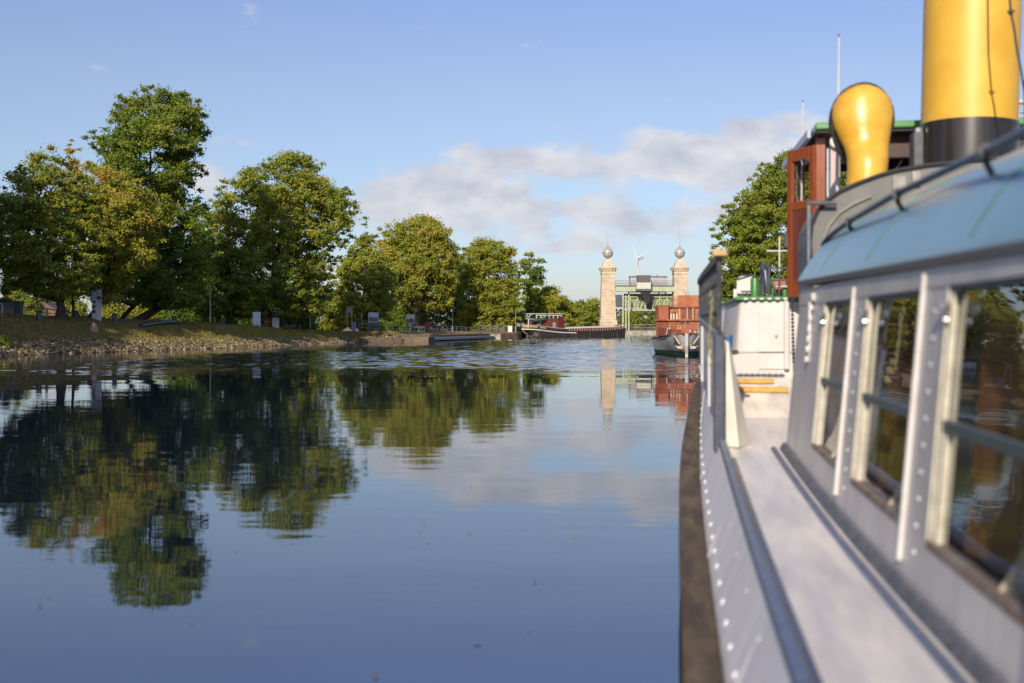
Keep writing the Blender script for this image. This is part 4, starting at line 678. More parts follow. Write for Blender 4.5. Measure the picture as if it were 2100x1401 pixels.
# hatch
ha, hb = bz(1146, 0)[0], bz(1262, 0)[0]
MB().loft([[(ha, -1.95, 1.08), (ha, 1.95, 1.08), (ha, 1.95, 1.55), (ha, -1.95, 1.55)], [(hb, -1.95, 1.1), (hb, 1.95, 1.1), (hb, 1.95, 1.75), (hb, -1.95, 1.75)]]).build('hatch_coaming', mat('brown_coaming', (.10, .045, .035), .6, noise=3, col2=(.06, .03, .025)), barge)
b = MB()
for i in range(22): q = ha+(hb-ha)*(i+.5)/22; b.box((q-.07, -2.06, 1.08), (q+.07, -1.96, 1.56+.2*(i/22)))
b.build('coaming_rib', mat('pinkish_rib', (.42, .22, .17), .6), barge)
MB().loft([[(ha-.1, -2.1, 1.56), (ha-.1, 0, 1.75), (ha-.1, 2.1, 1.56), (ha-.1, 2.1, 1.5), (ha-.1, -2.1, 1.5)], [(hb-.9, -2.1, 1.82), (hb-.9, 0, 2.0), (hb-.9, 2.1, 1.82), (hb-.9, 2.1, 1.76), (hb-.9, -2.1, 1.76)]]).build('hatch_cover', mat('pale_pink_cover', (.80, .70, .66), .6, noise=2, col2=(.70, .60, .56)), barge)
rr = random.Random(9); b = MB()
for i in range(16): q = rr.uniform(hb-1.0, L-.4); b.cbox((q, rr.uniform(-1.6, .5)*(1-(q-hb+1)/6), rr.uniform(1.55, 2.35)), (rr.uniform(.1, .5), rr.uniform(.1, .4), rr.uniform(.1, .35)))
b.build('windlass', mat('rusty_windlass', (.30, .16, .11), .8, noise=5, col2=(.45, .34, .28)), barge, bevel=.02)
MB().lathe([(.2, 0), (.26, .3), (.16, .6), (.2, .7)], c=(L-.5, -.6, 1.6), n=12).build('bollard', DWHITE, barge, smooth=True); MB().lathe([(.12, 0), (.14, .9)], c=(L-2.0, -.6, 1.7), n=10).build('vent', WHITE, barge, smooth=True)
b = MB()
for px in (1149, 1158, 1186, 1213, 1245): q = bz(px, 0)[0]; b.tube([(q, -2.3, .7), (q+.02, -2.48, .4), (q+.02, -2.50, -.1)], .035, 5)
b.build('fender_rope', WOODG, barge)
b = MB(); b.tube([(.2, -1.0, 1.2), (.8, -1.4, .6), (1.1, -1.35, -.2)], .12, 6); b.tube([(2.2, -2.0, .9), (1.6, -1.9, .3), (2.0, -1.6, -.2)], .07, 6); b.lathe([(.3, -.1), (.3, .1)], c=(0, 0, 0), n=12, M=Matrix.Translation((2.1, -2.3, .45))@Matrix.Rotation(R(90), 4, 'X')); b.build('rudder_gear', WOODG, barge)
# lifeboat and davits
lb = empty('lifeboat', (0, 0, 0)); xl0, xl1 = bz(1065, 0)[0], bz(1105.5, 0)[0]; r = []
for i in range(17):
    t = i/16; x = xl0+(xl1-xl0)*t; h = .62*math.sin(math.pi*(.08+.84*t))**.7; z0 = bz(1080, 654)[1]+.5*abs(2*t-1)**2.2*(.4+.9*t)
    r.append([(x, -h, z0), (x, -h*.75, z0-.3), (x, 0, z0-.48*math.sin(math.pi*(.1+.8*t))-.05), (x, h*.75, z0-.3), (x, h, z0), (x, 0, z0-.08)])
lb.parent = None; lb.location = barge.location; lb.rotation_euler = barge.rotation_euler
o = MB().loft([[(x, y-1.7, z) for x, y, z in q] for q in r]).build('hull', mat('faded_green', (.16, .26, .17), .5, noise=4, col2=(.22, .33, .22)), lb, smooth=True); tag(lb, 'small green lifeboat slung above the barge stern', 'lifeboat')
MB().tube([(q[0][0], q[0][1]-1.7, q[0][2]+.02) for q in r], .04, 5).build('gunwale', DGREY, lb)
for xq in (bz(1068.5, 0)[0], bz(1091, 0)[0]):
    zt2 = bz(1070, 645)[1]; MB().tube([(xq, -1.9, 1.6), (xq, -1.95, 2.6), (xq+.1, -1.95, zt2-.35), (xq+.45, -1.9, zt2-.05), (xq+.9, -1.8, zt2)] if xq < 1.5 else [(xq, -2.0, 1.4), (xq, -2.0, 2.7)], .08, 8).build('davit', WHITE if xq < 1.5 else DGREY, barge, smooth=True)
b = MB(); rr = random.Random(3)
for i in range(13): q = rr.uniform(.5, 4.8); b.cbox((q, rr.uniform(-1.4, 1), rr.uniform(1.9, 2.25)), (rr.uniform(.15, .5), .3, rr.uniform(.15, .55)))
b.build('deck_gear', mat('mixed_gear', (.10, .09, .09), .6, noise=3, col2=(.55, .52, .48), lo=.5, hi=.56), barge)
# ------------------------------------------------------------------ rusty ship, bow on
ship = empty('rusty_ship', (X(1408, 72), 72, 0), -R(8.7)); tag(ship, 'rusty orange-brown steel ship seen bow-on with two pale anchors', 'ship')
Lr = 24
def rh(s): return 2.33*min(1, max(0, s/7.5))**.62
def rz(s): return 1.47-.42*min(1, s/9)**.9+.25*max(0, (s-14)/10)
rings = []
for i in range(33):
    s = -0.35+(Lr+.35)*(i/32)**1.6; s_ = max(s, 0); hd = rh(s_+.02)+.03; zd = rz(s_); hw = hd*min(1, .15+s_/7.5*.72); sw = s+.75*(1-min(1, s_/3))
    rings.append([(-hd, s, zd), (-(hd*.55+hw*.45), s*.5+sw*.5, .62), (-(hd*.2+hw*.78), s*.2+sw*.8, .34), (-hw*.96, sw, .12), (-hw*.5, sw+.1, -.6), (hw*.5, sw+.1, -.6), (hw*.96, sw, .12), ((hd*.2+hw*.78), s*.2+sw*.8, .34), ((hd*.55+hw*.45), s*.5+sw*.5, .62), (hd, s, zd)])
GH = mat('weathered_grey_white_hull', (.72, .72, .68), .6, noise=1.5, col2=(.52, .50, .45), bump=.02, bscale=2.5, detail=8)
hn = MB().loft(rings).build('hull', [GH, mat('green_boot_top', (.035, .13, .03), .6, noise=3, col2=(.02, .07, .025))], ship, smooth=True)
for p_ in hn.data.polygons:
    if max(hn.data.vertices[i].co.z for i in p_.vertices) < .4: p_.material_index = 1
bt = MB().loft([[(q[2][0]*1.012-.01, q[2][1]-.01, .30), (q[2][0]*1.0-.01, q[2][1]-.01, -.05), (q[5][0]*1.0+.01, q[5][1]-.01, -.05), (q[5][0]*1.012+.01, q[5][1]-.01, .30)] for q in rings[:1]]) if False else None
MB().loft([[(-rh(max(s, 0)+.02)-.08, s, rz(max(s, 0))), (-rh(max(s, 0)+.02)-.08, s, rz(max(s, 0))+.09), (-rh(max(s, 0)+.02)+.12, s, rz(max(s, 0))+.09), (-rh(max(s, 0)+.02)+.12, s, rz(max(s, 0)))] for s in np.linspace(-.35, 20, 40)]).build('gunwale', RUST, ship)
MB().loft([[(rh(max(s, 0)+.02)+.08, s, rz(max(s, 0))), (rh(max(s, 0)+.02)+.08, s, rz(max(s, 0))+.09), (rh(max(s, 0)+.02)-.12, s, rz(max(s, 0))+.09), (rh(max(s, 0)+.02)-.12, s, rz(max(s, 0)))] for s in np.linspace(-.35, 20, 40)]).build('gunwale', RUST, ship)
MB().loft([[(-.11, -.46, 1.5), (.11, -.46, 1.5), (.11, -.2, 1.5), (-.11, -.2, 1.5)], [(-.1, -.12, .7), (.1, -.12, .7), (.1, .2, .7), (-.1, .2, .7)], [(-.09, .28, .2), (.09, .28, .2), (.09, .5, .2), (-.09, .5, .2)], [(-.08, .42, -.4), (.08, .42, -.4), (.08, .6, -.4), (-.08, .6, -.4)]]).build('stem', WHITE, ship)
ANC = mat('cream_anchor', (.62, .50, .30), .6, noise=6, col2=(.45, .32, .16))
for s_ in (-1, 1):
    an = MB(); yb = lambda x_: -.05+abs(x_)*1.5
    an.tube([(s_*.78, .62, 1.34), (s_*.42, .1, .82)], .055, 6); an.tube([(s_*.74, .52, .72), (s_*.5, .1, .58), (s_*.3, -.02, .56), (s_*.26, -.08, .82)], [.03, .075, .08, .03], 6); an.cbox((s_*.4, .08, .62), (.34, .22, .16)); an.build('anchor', ANC, ship, bevel=.02)
    MB().lathe([(.16, -.03), (.16, .03)], n=12, M=Matrix.Translation((s_*.82, .66, 1.36))@Matrix.Rotation(R(70), 4, 'X')).build('hawse_pipe', BLACK, ship)
# deck, raised forecastle bulwark and superstructure
MB().loft([[(-rh(s)+.1, s, rz(s)+.02), (rh(s)-.1, s, rz(s)+.02), (rh(s)-.1, s, rz(s)-.1), (-rh(s)+.1, s, rz(s)-.1)] for s in np.linspace(.3, Lr-.1, 20)]).build('deck', RUST, ship)
kz = lambda py, s: EYE-(py-HZ)*(72+s)/F
kx = lambda px, s: (px-1408)/F*(72+s)
fb = [[(-w1, s, rz(s)+.03), (-w1*.99, s, zt_), (-w1*.99+.06, s, zt_), (-w1+.06, s, rz(s)+.03)] for s, w1, zt_ in [(.75, .35, kz(676, 2)), (1.6, .95, kz(675, 2)), (2.8, 1.45, kz(674, 3)), (4.2, 1.8, kz(672, 4)), (5.6, 2.0, kz(670, 5)), (7.4, 2.12, kz(660, 7)), (12, 2.15, kz(660, 12))]]
MB().loft(fb).build('bulwark', RUST, ship); MB().loft([[(-x_, y_, z_) for x_, y_, z_ in q] for q in fb]).build('bulwark', RUST, ship)
MB().box((.12, .9, kz(684, 1)), (1.1, .96, kz(677, 1))).build('nameboard', mat('brown_nameboard', (.20, .13, .08), .7), ship)
cu = bpy.data.curves.new('lettering', 'FONT'); cu.body = 'No. 55'; cu.size = .30; cu.extrude = .003; t = bpy.data.objects.new('lettering', cu); C.objects.link(t); t.parent = ship; t.location = (.16, .895, kz(683, 1)); t.rotation_euler = (R(90), 0, 0); cu.materials.append(DWHITE); meshify(t)
MB().prism([(-2.05, 5.2), (-1.2, 4.2), (1.2, 4.2), (2.05, 5.2), (2.1, 13), (-2.1, 13)], 'z', rz(5), kz(658, 5)).build('lower_house', RUST, ship)
MB().prism([(-2.16, 5.1), (-1.25, 4.0), (1.25, 4.0), (2.16, 5.1), (2.2, 13), (-2.2, 13)], 'z', kz(658, 5)+.003, kz(655, 5)).build('ledge', RUST2, ship)
z1 = kz(655, 5)+.003
MB().prism([(kx(1344, 6), 6.4), (kx(1346, 6), 5.7), (kx(1352, 6), 5.3), (kx(1372, 6), 5.2), (kx(1374, 6), 12), (kx(1344, 6), 12)], 'z', z1, kz(628.5, 6)).build('upper_house', RUST, ship)
MB().box((kx(1374.2, 6), 5.8, z1), (kx(1389, 6), 11, kz(630, 6))).build('upper_house_middle', RUST2, ship)
MB().box((kx(1389.3, 5), 5.2, z1), (kx(1462, 5), 10, kz(605.5, 5))).build('bridge_house', [RUST2], ship)
MB().box((kx(1387.5, 5), 5.05, kz(631, 5)), (kx(1463, 5), 5.195, kz(628.5, 5))).build('bridge_ledge', RUST, ship)
for a, b2 in ((1397, 1408), (1411, 1425)): MB().box((kx(a, 5), 5.16, kz(654, 5)), (kx(b2, 5), 5.197, kz(633, 5))).build('steel_door', mat('purple_brown_rust', (.22, .085, .06), .8, noise=2, col2=(.15, .05, .035)), ship)
for px in (1394, 1409.5, 1421): MB().box((kx(px, 5)-.05, 5.1, kz(655, 5)), (kx(px, 5)+.04, 5.15, kz(633-2*(px > 1400), 5))).build('runoff_strip', mat('tan_streak', (.48, .30, .17), .8), ship)
for (a, b2, c_, d_, yy_) in ((1395, 1414, 660, 664.5, 4.18), (1379, 1387, 639, 643.5, 5.78), (1380, 1382, 645, 654, 5.78), (1385, 1386.5, 645, 654, 5.78)): MB().box((kx(a, 5), yy_-.02, kz(d_, 5)), (kx(b2, 5), yy_+.01, kz(c_, 5))).build('window_opening', BLACK, ship)
b = MB()
for px in (1376, 1381.5, 1388): b.box((kx(px, 5)-.03, 5.68, kz(655, 5)), (kx(px, 5)+.05, 5.75, kz(643, 5)))
b.build('white_frame', DWHITE, ship); MB().box((kx(1341, 7), 6.6, kz(656, 7)), (kx(1344, 7), 7.2, kz(646, 7))).build('side_lamp', BLACK, ship)
b = MB(); x_0, x_1 = kx(1345, 7), kx(1388, 7); zq = kz(628.5, 6)
for zz in (.18, .36): b.tube([(kx(1373, 7), 6, zq+zz+.15), (x_1, 6, zq+zz+.3)], .02, 5)
for i in range(6): xx = kx(1375, 7)+i*.09; b.tube([(xx, 6, zq), (xx, 6, zq+.55)], .015, 4)
for i in range(20): xx = x_0+(x_1-x_0)*i/19; MB().cbox((xx, 5.5, zq+.03), (.09, .12, .05+.05*(i % 3))).build('stump', RUST, ship)
b.build('top_railing', RUST, ship); MB().tube([(kx(1407, 6), 6, kz(605, 5)), (kx(1407, 6), 6, kz(597, 5)), (kx(1412, 6), 6, kz(597, 5)), (kx(1412, 6), 6, kz(605, 5))], .025, 5).build('roof_frame', GREY, ship)
MB().tube([(kx(1367, 2), 2.0, rz(2)+.05), (kx(1370, 2), 1.9, kz(673, 2)), (kx(1374, 2), 1.9, kz(672.5, 2))], .022, 5).build('lamp_bracket', DWHITE, ship); MB().lathe([(.04, 0), (.1, .05), (.1, .16), (.03, .2)], c=(kx(1373.5, 2), 1.9, kz(677, 2)), n=10).build('deck_lamp', mat('verdigris', (.28, .33, .25), .6), ship, smooth=True)
b = MB(); rr = random.Random(12)
for i in range(26): a = rr.uniform(-2, 2); b.cbox((a, 4.155 if abs(a) < 1.2 else 5.2, rr.uniform(rz(3)+.2, kz(660, 5))), (rr.uniform(.02, .07), .03, rr.uniform(.1, .6)))
b.build('welded_lug', mat('pale_rust_lug', (.55, .28, .14), .8), ship)
# ------------------------------------------------------------------ grey boat moored beyond the tug's bow, cluttered with bicycles and gear
gb = empty('grey_boat', (9.3, 42, 0), -R(8.4)); tag(gb, 'grey boat with brown rim moored beyond the white forward cabin', 'boat')
r = []
for i in range(15):
    t = i/14; h = 1.9*math.sin(math.pi*min(.5, .02+t*.9))**.6; z0 = 1.62+.35*t**1.5; r.append([(-h, t*13, z0), (-h*.9, t*13, .3), (-h*.6, t*13, -.3), (h*.6, t*13, -.3), (h*.9, t*13, .3), (h, t*13, z0)])
MB().loft(r).build('hull', GREY, gb, smooth=True); MB().tube([(q[0][0]-.02, q[0][1], q[0][2]+.03) for q in r], .06, 6).build('rim', mat('brown_rim', (.20, .10, .05), .6), gb); MB().tube([(q[5][0]+.02, q[5][1], q[5][2]+.03) for q in r], .06, 6).build('rim', MATS['brown_rim'], gb)
MB().box((-1.0, 6, 1.6), (1.6, 11, 2.55)).build('cabin', mat('dark_red_cabin', (.16, .04, .03), .6), gb, bevel=.04)
bike = empty('bicycle', (0, 0, 0), R(20)); tag(bike, 'bicycle leaning on the grey boat beside the white forward cabin', 'bicycle', 'bicycles on the grey boat')
for xx in (-.5, .5): MB().tube([(xx+.33*math.cos(a), 0, .34+.33*math.sin(a)) for a in np.linspace(0, 2*math.pi, 17)], .022, 5, False).build('wheel', BLACK, bike)
MB().tube([(-.5, 0, .34), (-.1, 0, .3), (.35, 0, .8), (-.2, 0, .8), (-.5, 0, .34)], .022, 5).build('frame', mat('red_enamel', (.45, .04, .03), .4), bike); MB().tube([(-.1, 0, .3), (-.22, 0, .92)], .02, 5).build('seat_post', STEEL, bike); MB().cbox((-.23, 0, .94), (.24, .12, .05)).build('saddle', BLACK, bike); MB().tube([(.5, 0, .34), (.36, 0, .95), (.36, -.25, 1.0)], .02, 5).build('handlebar', STEEL, bike)
bl = ['bicycle nearest the white forward cabin on the grey boat', 'bicycle in the middle on the grey boat deck', 'bicycle by the dark red cabin of the grey boat']
for i, (v, u) in enumerate([(-.9, 3.2), (-1.1, 4.3), (-.8, 5.3)]):
    c = bike if i == 0 else copy_tree(bike); q = Matrix.Rotation(-R(8.4), 3, 'Z')@Vector((v, u, 0)); c.location = (9.3+q.x, 42+q.y, 1.62+.03*i); c['label'] = bl[i]; c.rotation_euler.z = R(15+20*i)
MB().loft([[(q[0][0]+.05, q[0][1], q[0][2]-.12), (q[5][0]-.05, q[5][1], q[5][2]-.12), (q[5][0]-.05, q[5][1], q[5][2]-.2), (q[0][0]+.05, q[0][1], q[0][2]-.2)] for q in r]).build('deck', DGREY, gb)
# ------------------------------------------------------------------ the tug the photographer leans out from
TH = R(QA); tug = empty('tug_boat', (0, 0, 0), -TH); tag(tug, 'white tug boat with yellow funnel, teal cabin roof and mahogany wheelhouse', 'tug boat')
def B(px, py, u):      # local (v, u, z) of a photo pixel at distance u along the boat
    v = u*math.tan(math.atan((px-CX)/F)-TH); Yq = u*math.cos(TH)-v*math.sin(TH); return Vector((v, u, EYE-(py-HZ)/F*Yq))
def Zb(py, u, v=1.4): return EYE-(py-HZ)/F*(u*math.cos(TH)-v*math.sin(TH))
def zd(u): return .8+(.0055*(u-5)**2 if 5 < u <= 15 else 0)+(.55+.035*(u-15) if u > 15 else 0)
def zf(u): return zd(u)-.37
VF = [(-14,3),(-13.2,1.6),(-12,.9),(-10,.35),(-7,.08),(-3,.02),(4,.02),(9,.0),(12,.02),(15,.12),(18,.24),(20,.42),(22,.78),(24,1.5),(25.2,2.3),(25.7,3)]
vf = lambda u: spline(VF, u)
VR = [(-14,3),(-13,1.9),(-12,1.25),(-10,.72),(-7,.45),(-3,.38),(4,.37),(10,.345),(13,.29),(16,.27),(18,.32),(20,.50),(22,.88),(24,1.6),(25.3,2.5),(25.6,3)]
vr = lambda u: spline(VR, u)
US = [-14]+list(np.arange(-13.5, 25.5, .5))+[25.65]
WD = mat('worn_fender_timber', (.065, .042, .022), .8, noise=3, col2=(.15, .11, .055), bump=.006, bscale=25, stretch=(3, .7, 3), detail=8)
PL = mat('hull_plate_white', (.88, .84, .80), .45, noise=1.5, col2=(.72, .69, .68), stretch=(1, 2.5, .25), bump=.002, bscale=6)
DK = mat('deck_paint', (.95, .87, .76), .33, noise=1.3, col2=(.56, .54, .53), stretch=(3.2, .5, 1), bump=.0015, bscale=60, lo=.38, hi=.68, detail=9)
CAP = mat('rail_cap_blue_black', (.06, .085, .14), .3, noise=18, col2=(.13, .15, .19))
def mir(f): return lambda u: 6-f(u)
hull = MB()
rings = [[(vf(u)+.06, u, zf(u)-.02), (vf(u)+.16+.1*max(0, (u-16)/9), u, zf(u)-.5), (3-(3-vf(u))*.86, u, -.3), (3-(3-vf(u))*.6, u, -.9), (3+(3-vf(u))*.6, u, -.9), (3+(3-vf(u))*.86, u, -.3), (6-vf(u)-.16, u, zf(u)-.5), (6-vf(u)-.06, u, zf(u)-.02)] for u in US]
hull.loft(rings).build('hull', mat('dark_hull_paint', (.03, .032, .035), .5, noise=2, col2=(.05, .045, .04)), tug, smooth=True)
for sg, nm in ((1, 'l'), (-1, 'r')):
    q = lambda x: x if sg == 1 else 6-x
    ft = MB(); ft.loft([[(q(vf(u)-.01), u, zf(u)-.02), (q(vf(u)), u, zf(u)+.03), (q(vf(u)+.04), u, zf(u)+.045), (q(vf(u)+.13), u, zf(u)+.045), (q(vf(u)+.17), u, zf(u)+.02), (q(vf(u)+.17), u, zf(u)-.1), (q(vf(u)+.02), u, zf(u)-.1)] for u in US]).build('rubbing_strake', WD, tug, smooth=True)
    MB().loft([[(q(vf(u)+.165), u, zf(u)-.05), (q(vr(u)), u, zd(u)+.06), (q(vr(u)+.03), u, zd(u)+.06), (q(vf(u)+.21), u, zf(u)-.05)] for u in US]).build('side_plating', PL, tug, smooth=True)
    MB().loft([[(q(vr(u)-.018), u, zd(u)+.05), (q(vr(u)-.01), u, zd(u)+.078), (q(vr(u)+.03), u, zd(u)+.085), (q(vr(u)+.05), u, zd(u)+.07), (q(vr(u)+.05), u, zd(u)+.0), (q(vr(u)-.005), u, zd(u)+.035)] for u in US if u <= 10]).build('rail_cap', CAP, tug, smooth=True)
BOLT = mat('bolt_paint', (.78, .78, .80), .3)
B1, B2 = [], []
for i in range(46):
    u = -2.2+i*.42; t_ = .27; v0, z0 = vf(u)+.165, zf(u)-.05; v1, z1_ = vr(u), zd(u)+.06; c_ = Vector((v0+(v1-v0)*t_, u, z0+(z1_-z0)*t_)); nrm = Vector((-(z1_-z0), 0, v1-v0)).normalized()
    B1.append(Matrix.Translation(c_)@nrm.to_track_quat('Z', 'Y').to_matrix().to_4x4())
    if i % 2 == 0:
        c2 = Vector((v0+(v1-v0)*.72, u+.2, z0+(z1_-z0)*.72)); B2.append(Matrix.Translation(c2)@nrm.to_track_quat('Z', 'Y').to_matrix().to_4x4())
each('plate_bolt', MB().lathe([(.021, -.004), (.02, .006), (.012, .012)], n=10), B1, BOLT, tug); each('plate_rivet', MB().lathe([(.011, -.004), (.010, .003), (.006, .005)], n=8), B2, PL, tug)
for i in range(7):
    ub = MB(); u = -1+i*2.9; v0, z0 = vf(u)+.165, zf(u)-.05; v1, z1_ = vr(u), zd(u)+.04; ub.hexa([(v0-.004, u, z0), (v0-.004, u+.05, z0), (v0+.01, u+.05, z0), (v0+.01, u, z0), (v1-.006, u, z1_), (v1-.006, u+.05, z1_), (v1+.01, u+.05, z1_), (v1+.01, u, z1_)]); ub.build('plate_strap', PL, tug)
DK2 = [u for u in US if -13.5 <= u <= 25.3]
MB().loft([[(vr(u)+.03, u, zd(u)), (6-vr(u)-.03, u, zd(u)), (6-vr(u)-.03, u, zd(u)-.06), (vr(u)+.03, u, zd(u)-.06)] for u in DK2]).build('deck', DK, tug)
MB().loft([[(vr(u)+.052, u, zd(u)+.004), (vr(u)+.10, u, zd(u)+.012), (vr(u)+.10, u, zd(u)+.003), (vr(u)+.052, u, zd(u)+.003)] for u in np.arange(-3, 10, .5)]).build('waterway_strip', DARKM, tug)
tr = MB()      # ribbed tread on the forward deck
for i in range(60):
    u = 11.9+i*.048; z0 = zd(u)+.001
    tr.hexa([(.42, u, z0), (2.4, u, z0), (2.4, u+.018, z0), (.42, u+.018, z0), (.42, u, z0+.002), (2.4, u, z0+.002), (2.4, u+.018, z0+.002), (.42, u+.018, z0+.002)])
tr.build('deck_tread', DK, tug)
for (px0, px1, pya, u0) in ((1503, 1587, 775, 14.35), (1508, 1615, 796, 13.65)):
    a = B(px0, pya, u0); b_ = B(px1, pya, u0); z0 = zd(u0)+.008
    MB().box((a.x, u0-.05, z0), (b_.x, u0+.06, z0+.055)).build('yellow_batten', mat('yellow_batten_paint', (.66, .38, .06), .5, noise=12, col2=(.5, .27, .04)), tug, bevel=.008)
# raised bulwark from u=10 forward
for sg in (1, -1):
    q = lambda x: x if sg == 1 else 6-x
    zt_ = lambda u: 1.90+.036*(u-10)
    UU = [u for u in US if u >= 10]
    MB().loft([[(q(vr(u)), u, zd(u)+.06), (q(vr(u)-.01), u, zt_(u)), (q(vr(u)+.02), u, zt_(u)), (q(vr(u)+.03), u, zd(u)+.0)] for u in UU]).build('bulwark', PL, tug, smooth=True)
    MB().tube([(q(vr(u)+.0), u, zt_(u)+.02) for u in UU], .035, 8).build('bulwark_rail', DARKM, tug, smooth=True)
    for u in (10.35, 11.6, 13.5): MB().box((q(vr(u)-.045), u-.03, zd(u)+.14), (q(vr(u)-.012), u+.03, zt_(u)-.03)).build('bulwark_stanchion', WHITE, tug, bevel=.015)
p0 = B(1466, 935, 10.02)
vp = .335
MB().box((vp-.05, 9.93, zd(10)-.02), (vp+.045, 10.07, 1.92)).build('gate_post', DARKM, tug, bevel=.012)
b = MB(); topz = B(1470, 527, 10).z
MB().box((vp-.085, 9.9, topz), (vp+.085, 15.4, topz+.002+.035)).build('rack_top_rail', mat('dark_rack_paint', (.045, .05, .06), .45, noise=15, col2=(.16, .13, .06), lo=.5, hi=.7), tug, bevel=.01) if False else None
rail_u = [10.0, 11, 12, 13, 14, 15, 15.6]
rv = lambda u: vr(u)-.01 if u > 10.2 else vp
DR = mat('dark_rack_paint', (.045, .05, .06), .45, noise=15, col2=(.16, .13, .06), lo=.52, hi=.72)
MB().loft([[(rv(u)-.03, u, topz-.04), (rv(u)+.03, u, topz-.04), (rv(u)+.03, u, topz+.02), (rv(u)-.03, u, topz+.02)] for u in rail_u]).build('gangway_rail', DR, tug)
for i in range(27):
    u = 10.0+i*.21; b.tube([(rv(u), u, 1.9+.036*(u-10)), (rv(u), u, topz-.03)], .022 if i == 0 else .014, 6)
for zz in (2.12, 2.38): b.tube([(rv(u), u, zz) for u in rail_u], .016, 5)
b.build('gangway_bars', DR, tug, smooth=True)
MB().cbox((vp, 9.96, topz+.03), (.125, .16, .055)).build('gangway_end_plank', WOODL, tug, bevel=.008)
b = MB(); rr = random.Random(2)
for i in range(9): b.tube([(vp-.07+.01*math.sin(i), 9.9, 2.3-i*.075), (vp-.08, 9.9, 2.25-i*.075)], .014, 6)
b.tube([(vp-.06, 9.92, 2.25), (vp-.08, 9.9, 2.0), (vp-.10, 9.9, 1.75)], .012, 6); b.build('chain', mat('mossy_chain', (.22, .21, .10), .6, noise=20, col2=(.12, .10, .06)), tug)
# white folded stay inside the gate post
z0 = zd(10.2)
st = MB(); st.add([(.395, 10.06, z0), (.50, 10.0, z0), (.615, 10.25, z0+.0), (.40, 10.2, z0), (.39, 10.12, 1.86), (.42, 10.12, 1.86), (.43, 10.2, 1.86), (.40, 10.2, 1.86)], [(0,1,5,4),(1,2,6,5),(2,3,7,6),(3,0,4,7),(0,3,2,1),(4,5,6,7)])
st.build('stay_plate', mat('cream_white_paint', (.70, .68, .60), .45, noise=4, col2=(.60, .56, .47)), tug, bevel=.006)
# ------------------------------------------------------------------ long deckhouse
def vw(u): return 1.03-.0225*(u-4)              # foot of the wall
def wp(u, h, off=0): return (vw(u)+.085*h+off, u, zd(min(u, 6))+h if False else .8+h+(zd(u)-.8)*max(0, 1-h/1.2))
WG = mat('aluminium_grey_paint', (.68, .64, .58), .38, .1, noise=2.5, col2=(.54, .51, .47), stretch=(1, 1.4, .5), bump=.001, bscale=20)
HT = 1.50
def wallpiece(b, u0, u1, h0, h1, o0=0, o1=.04):
    b.hexa([wp(u0, h0, o0), wp(u1, h0, o0), wp(u1, h0, o1), wp(u0, h0, o1), wp(u0, h1, o0), wp(u1, h1, o0), wp(u1, h1, o1), wp(u0, h1, o1)])
WINS = [(7.32, 8.55), (5.47, 6.9), (3.62, 5.05), (1.77, 3.2), (-.1, 1.35), (-1.95, -.5)]
hb0, hb1 = .262, 1.37
wb = MB(); ends = [10.0]+[x for a, b2 in WINS for x in (b2, a)]+[-3.0]
for a, b2 in zip(ends[::2], ends[1::2]): wallpiece(wb, b2, a, 0, HT)
for a, b2 in WINS: wallpiece(wb, a, b2, 0, hb0); wallpiece(wb, a, b2, hb1, HT)
wb.build('deckhouse_wall', WG, tug)
eb = MB(); eb.hexa([wp(10.0, 0, .041), (5.1, 10.0, zd(10)), (5.1, 9.96, zd(10)), wp(9.96, 0, .041), wp(10, HT, .041), (4.97, 10, 2.3), (4.97, 9.96, 2.3), wp(9.96, HT, .041)]); eb.build('deckhouse_end_wall', WG, tug)
MB().hexa([(4.85, -3, .8), (5.1, -3, .8), (5.1, 9.95, .8), (4.85, 9.95, .8), (4.85, -3, 2.3), (4.97, -3, 2.3), (4.97, 9.95, 2.3), (4.85, 9.95, 2.3)]).build('deckhouse_far_wall', WG, tug)
MB().box((1.1, -2.95, .86), (4.9, 9.9, .88)).build('cabin_floor', mat('brown_floor', (.16, .09, .05), .6), tug)
INT = mat('cabin_panelling', (.30, .15, .07), .45, noise=3, col2=(.20, .09, .04), stretch=(3, 3, .5))
MB().box((4.7, -2.9, .9), (4.8, 9.9, 2.28)).build('cabin_panelling', INT, tug)
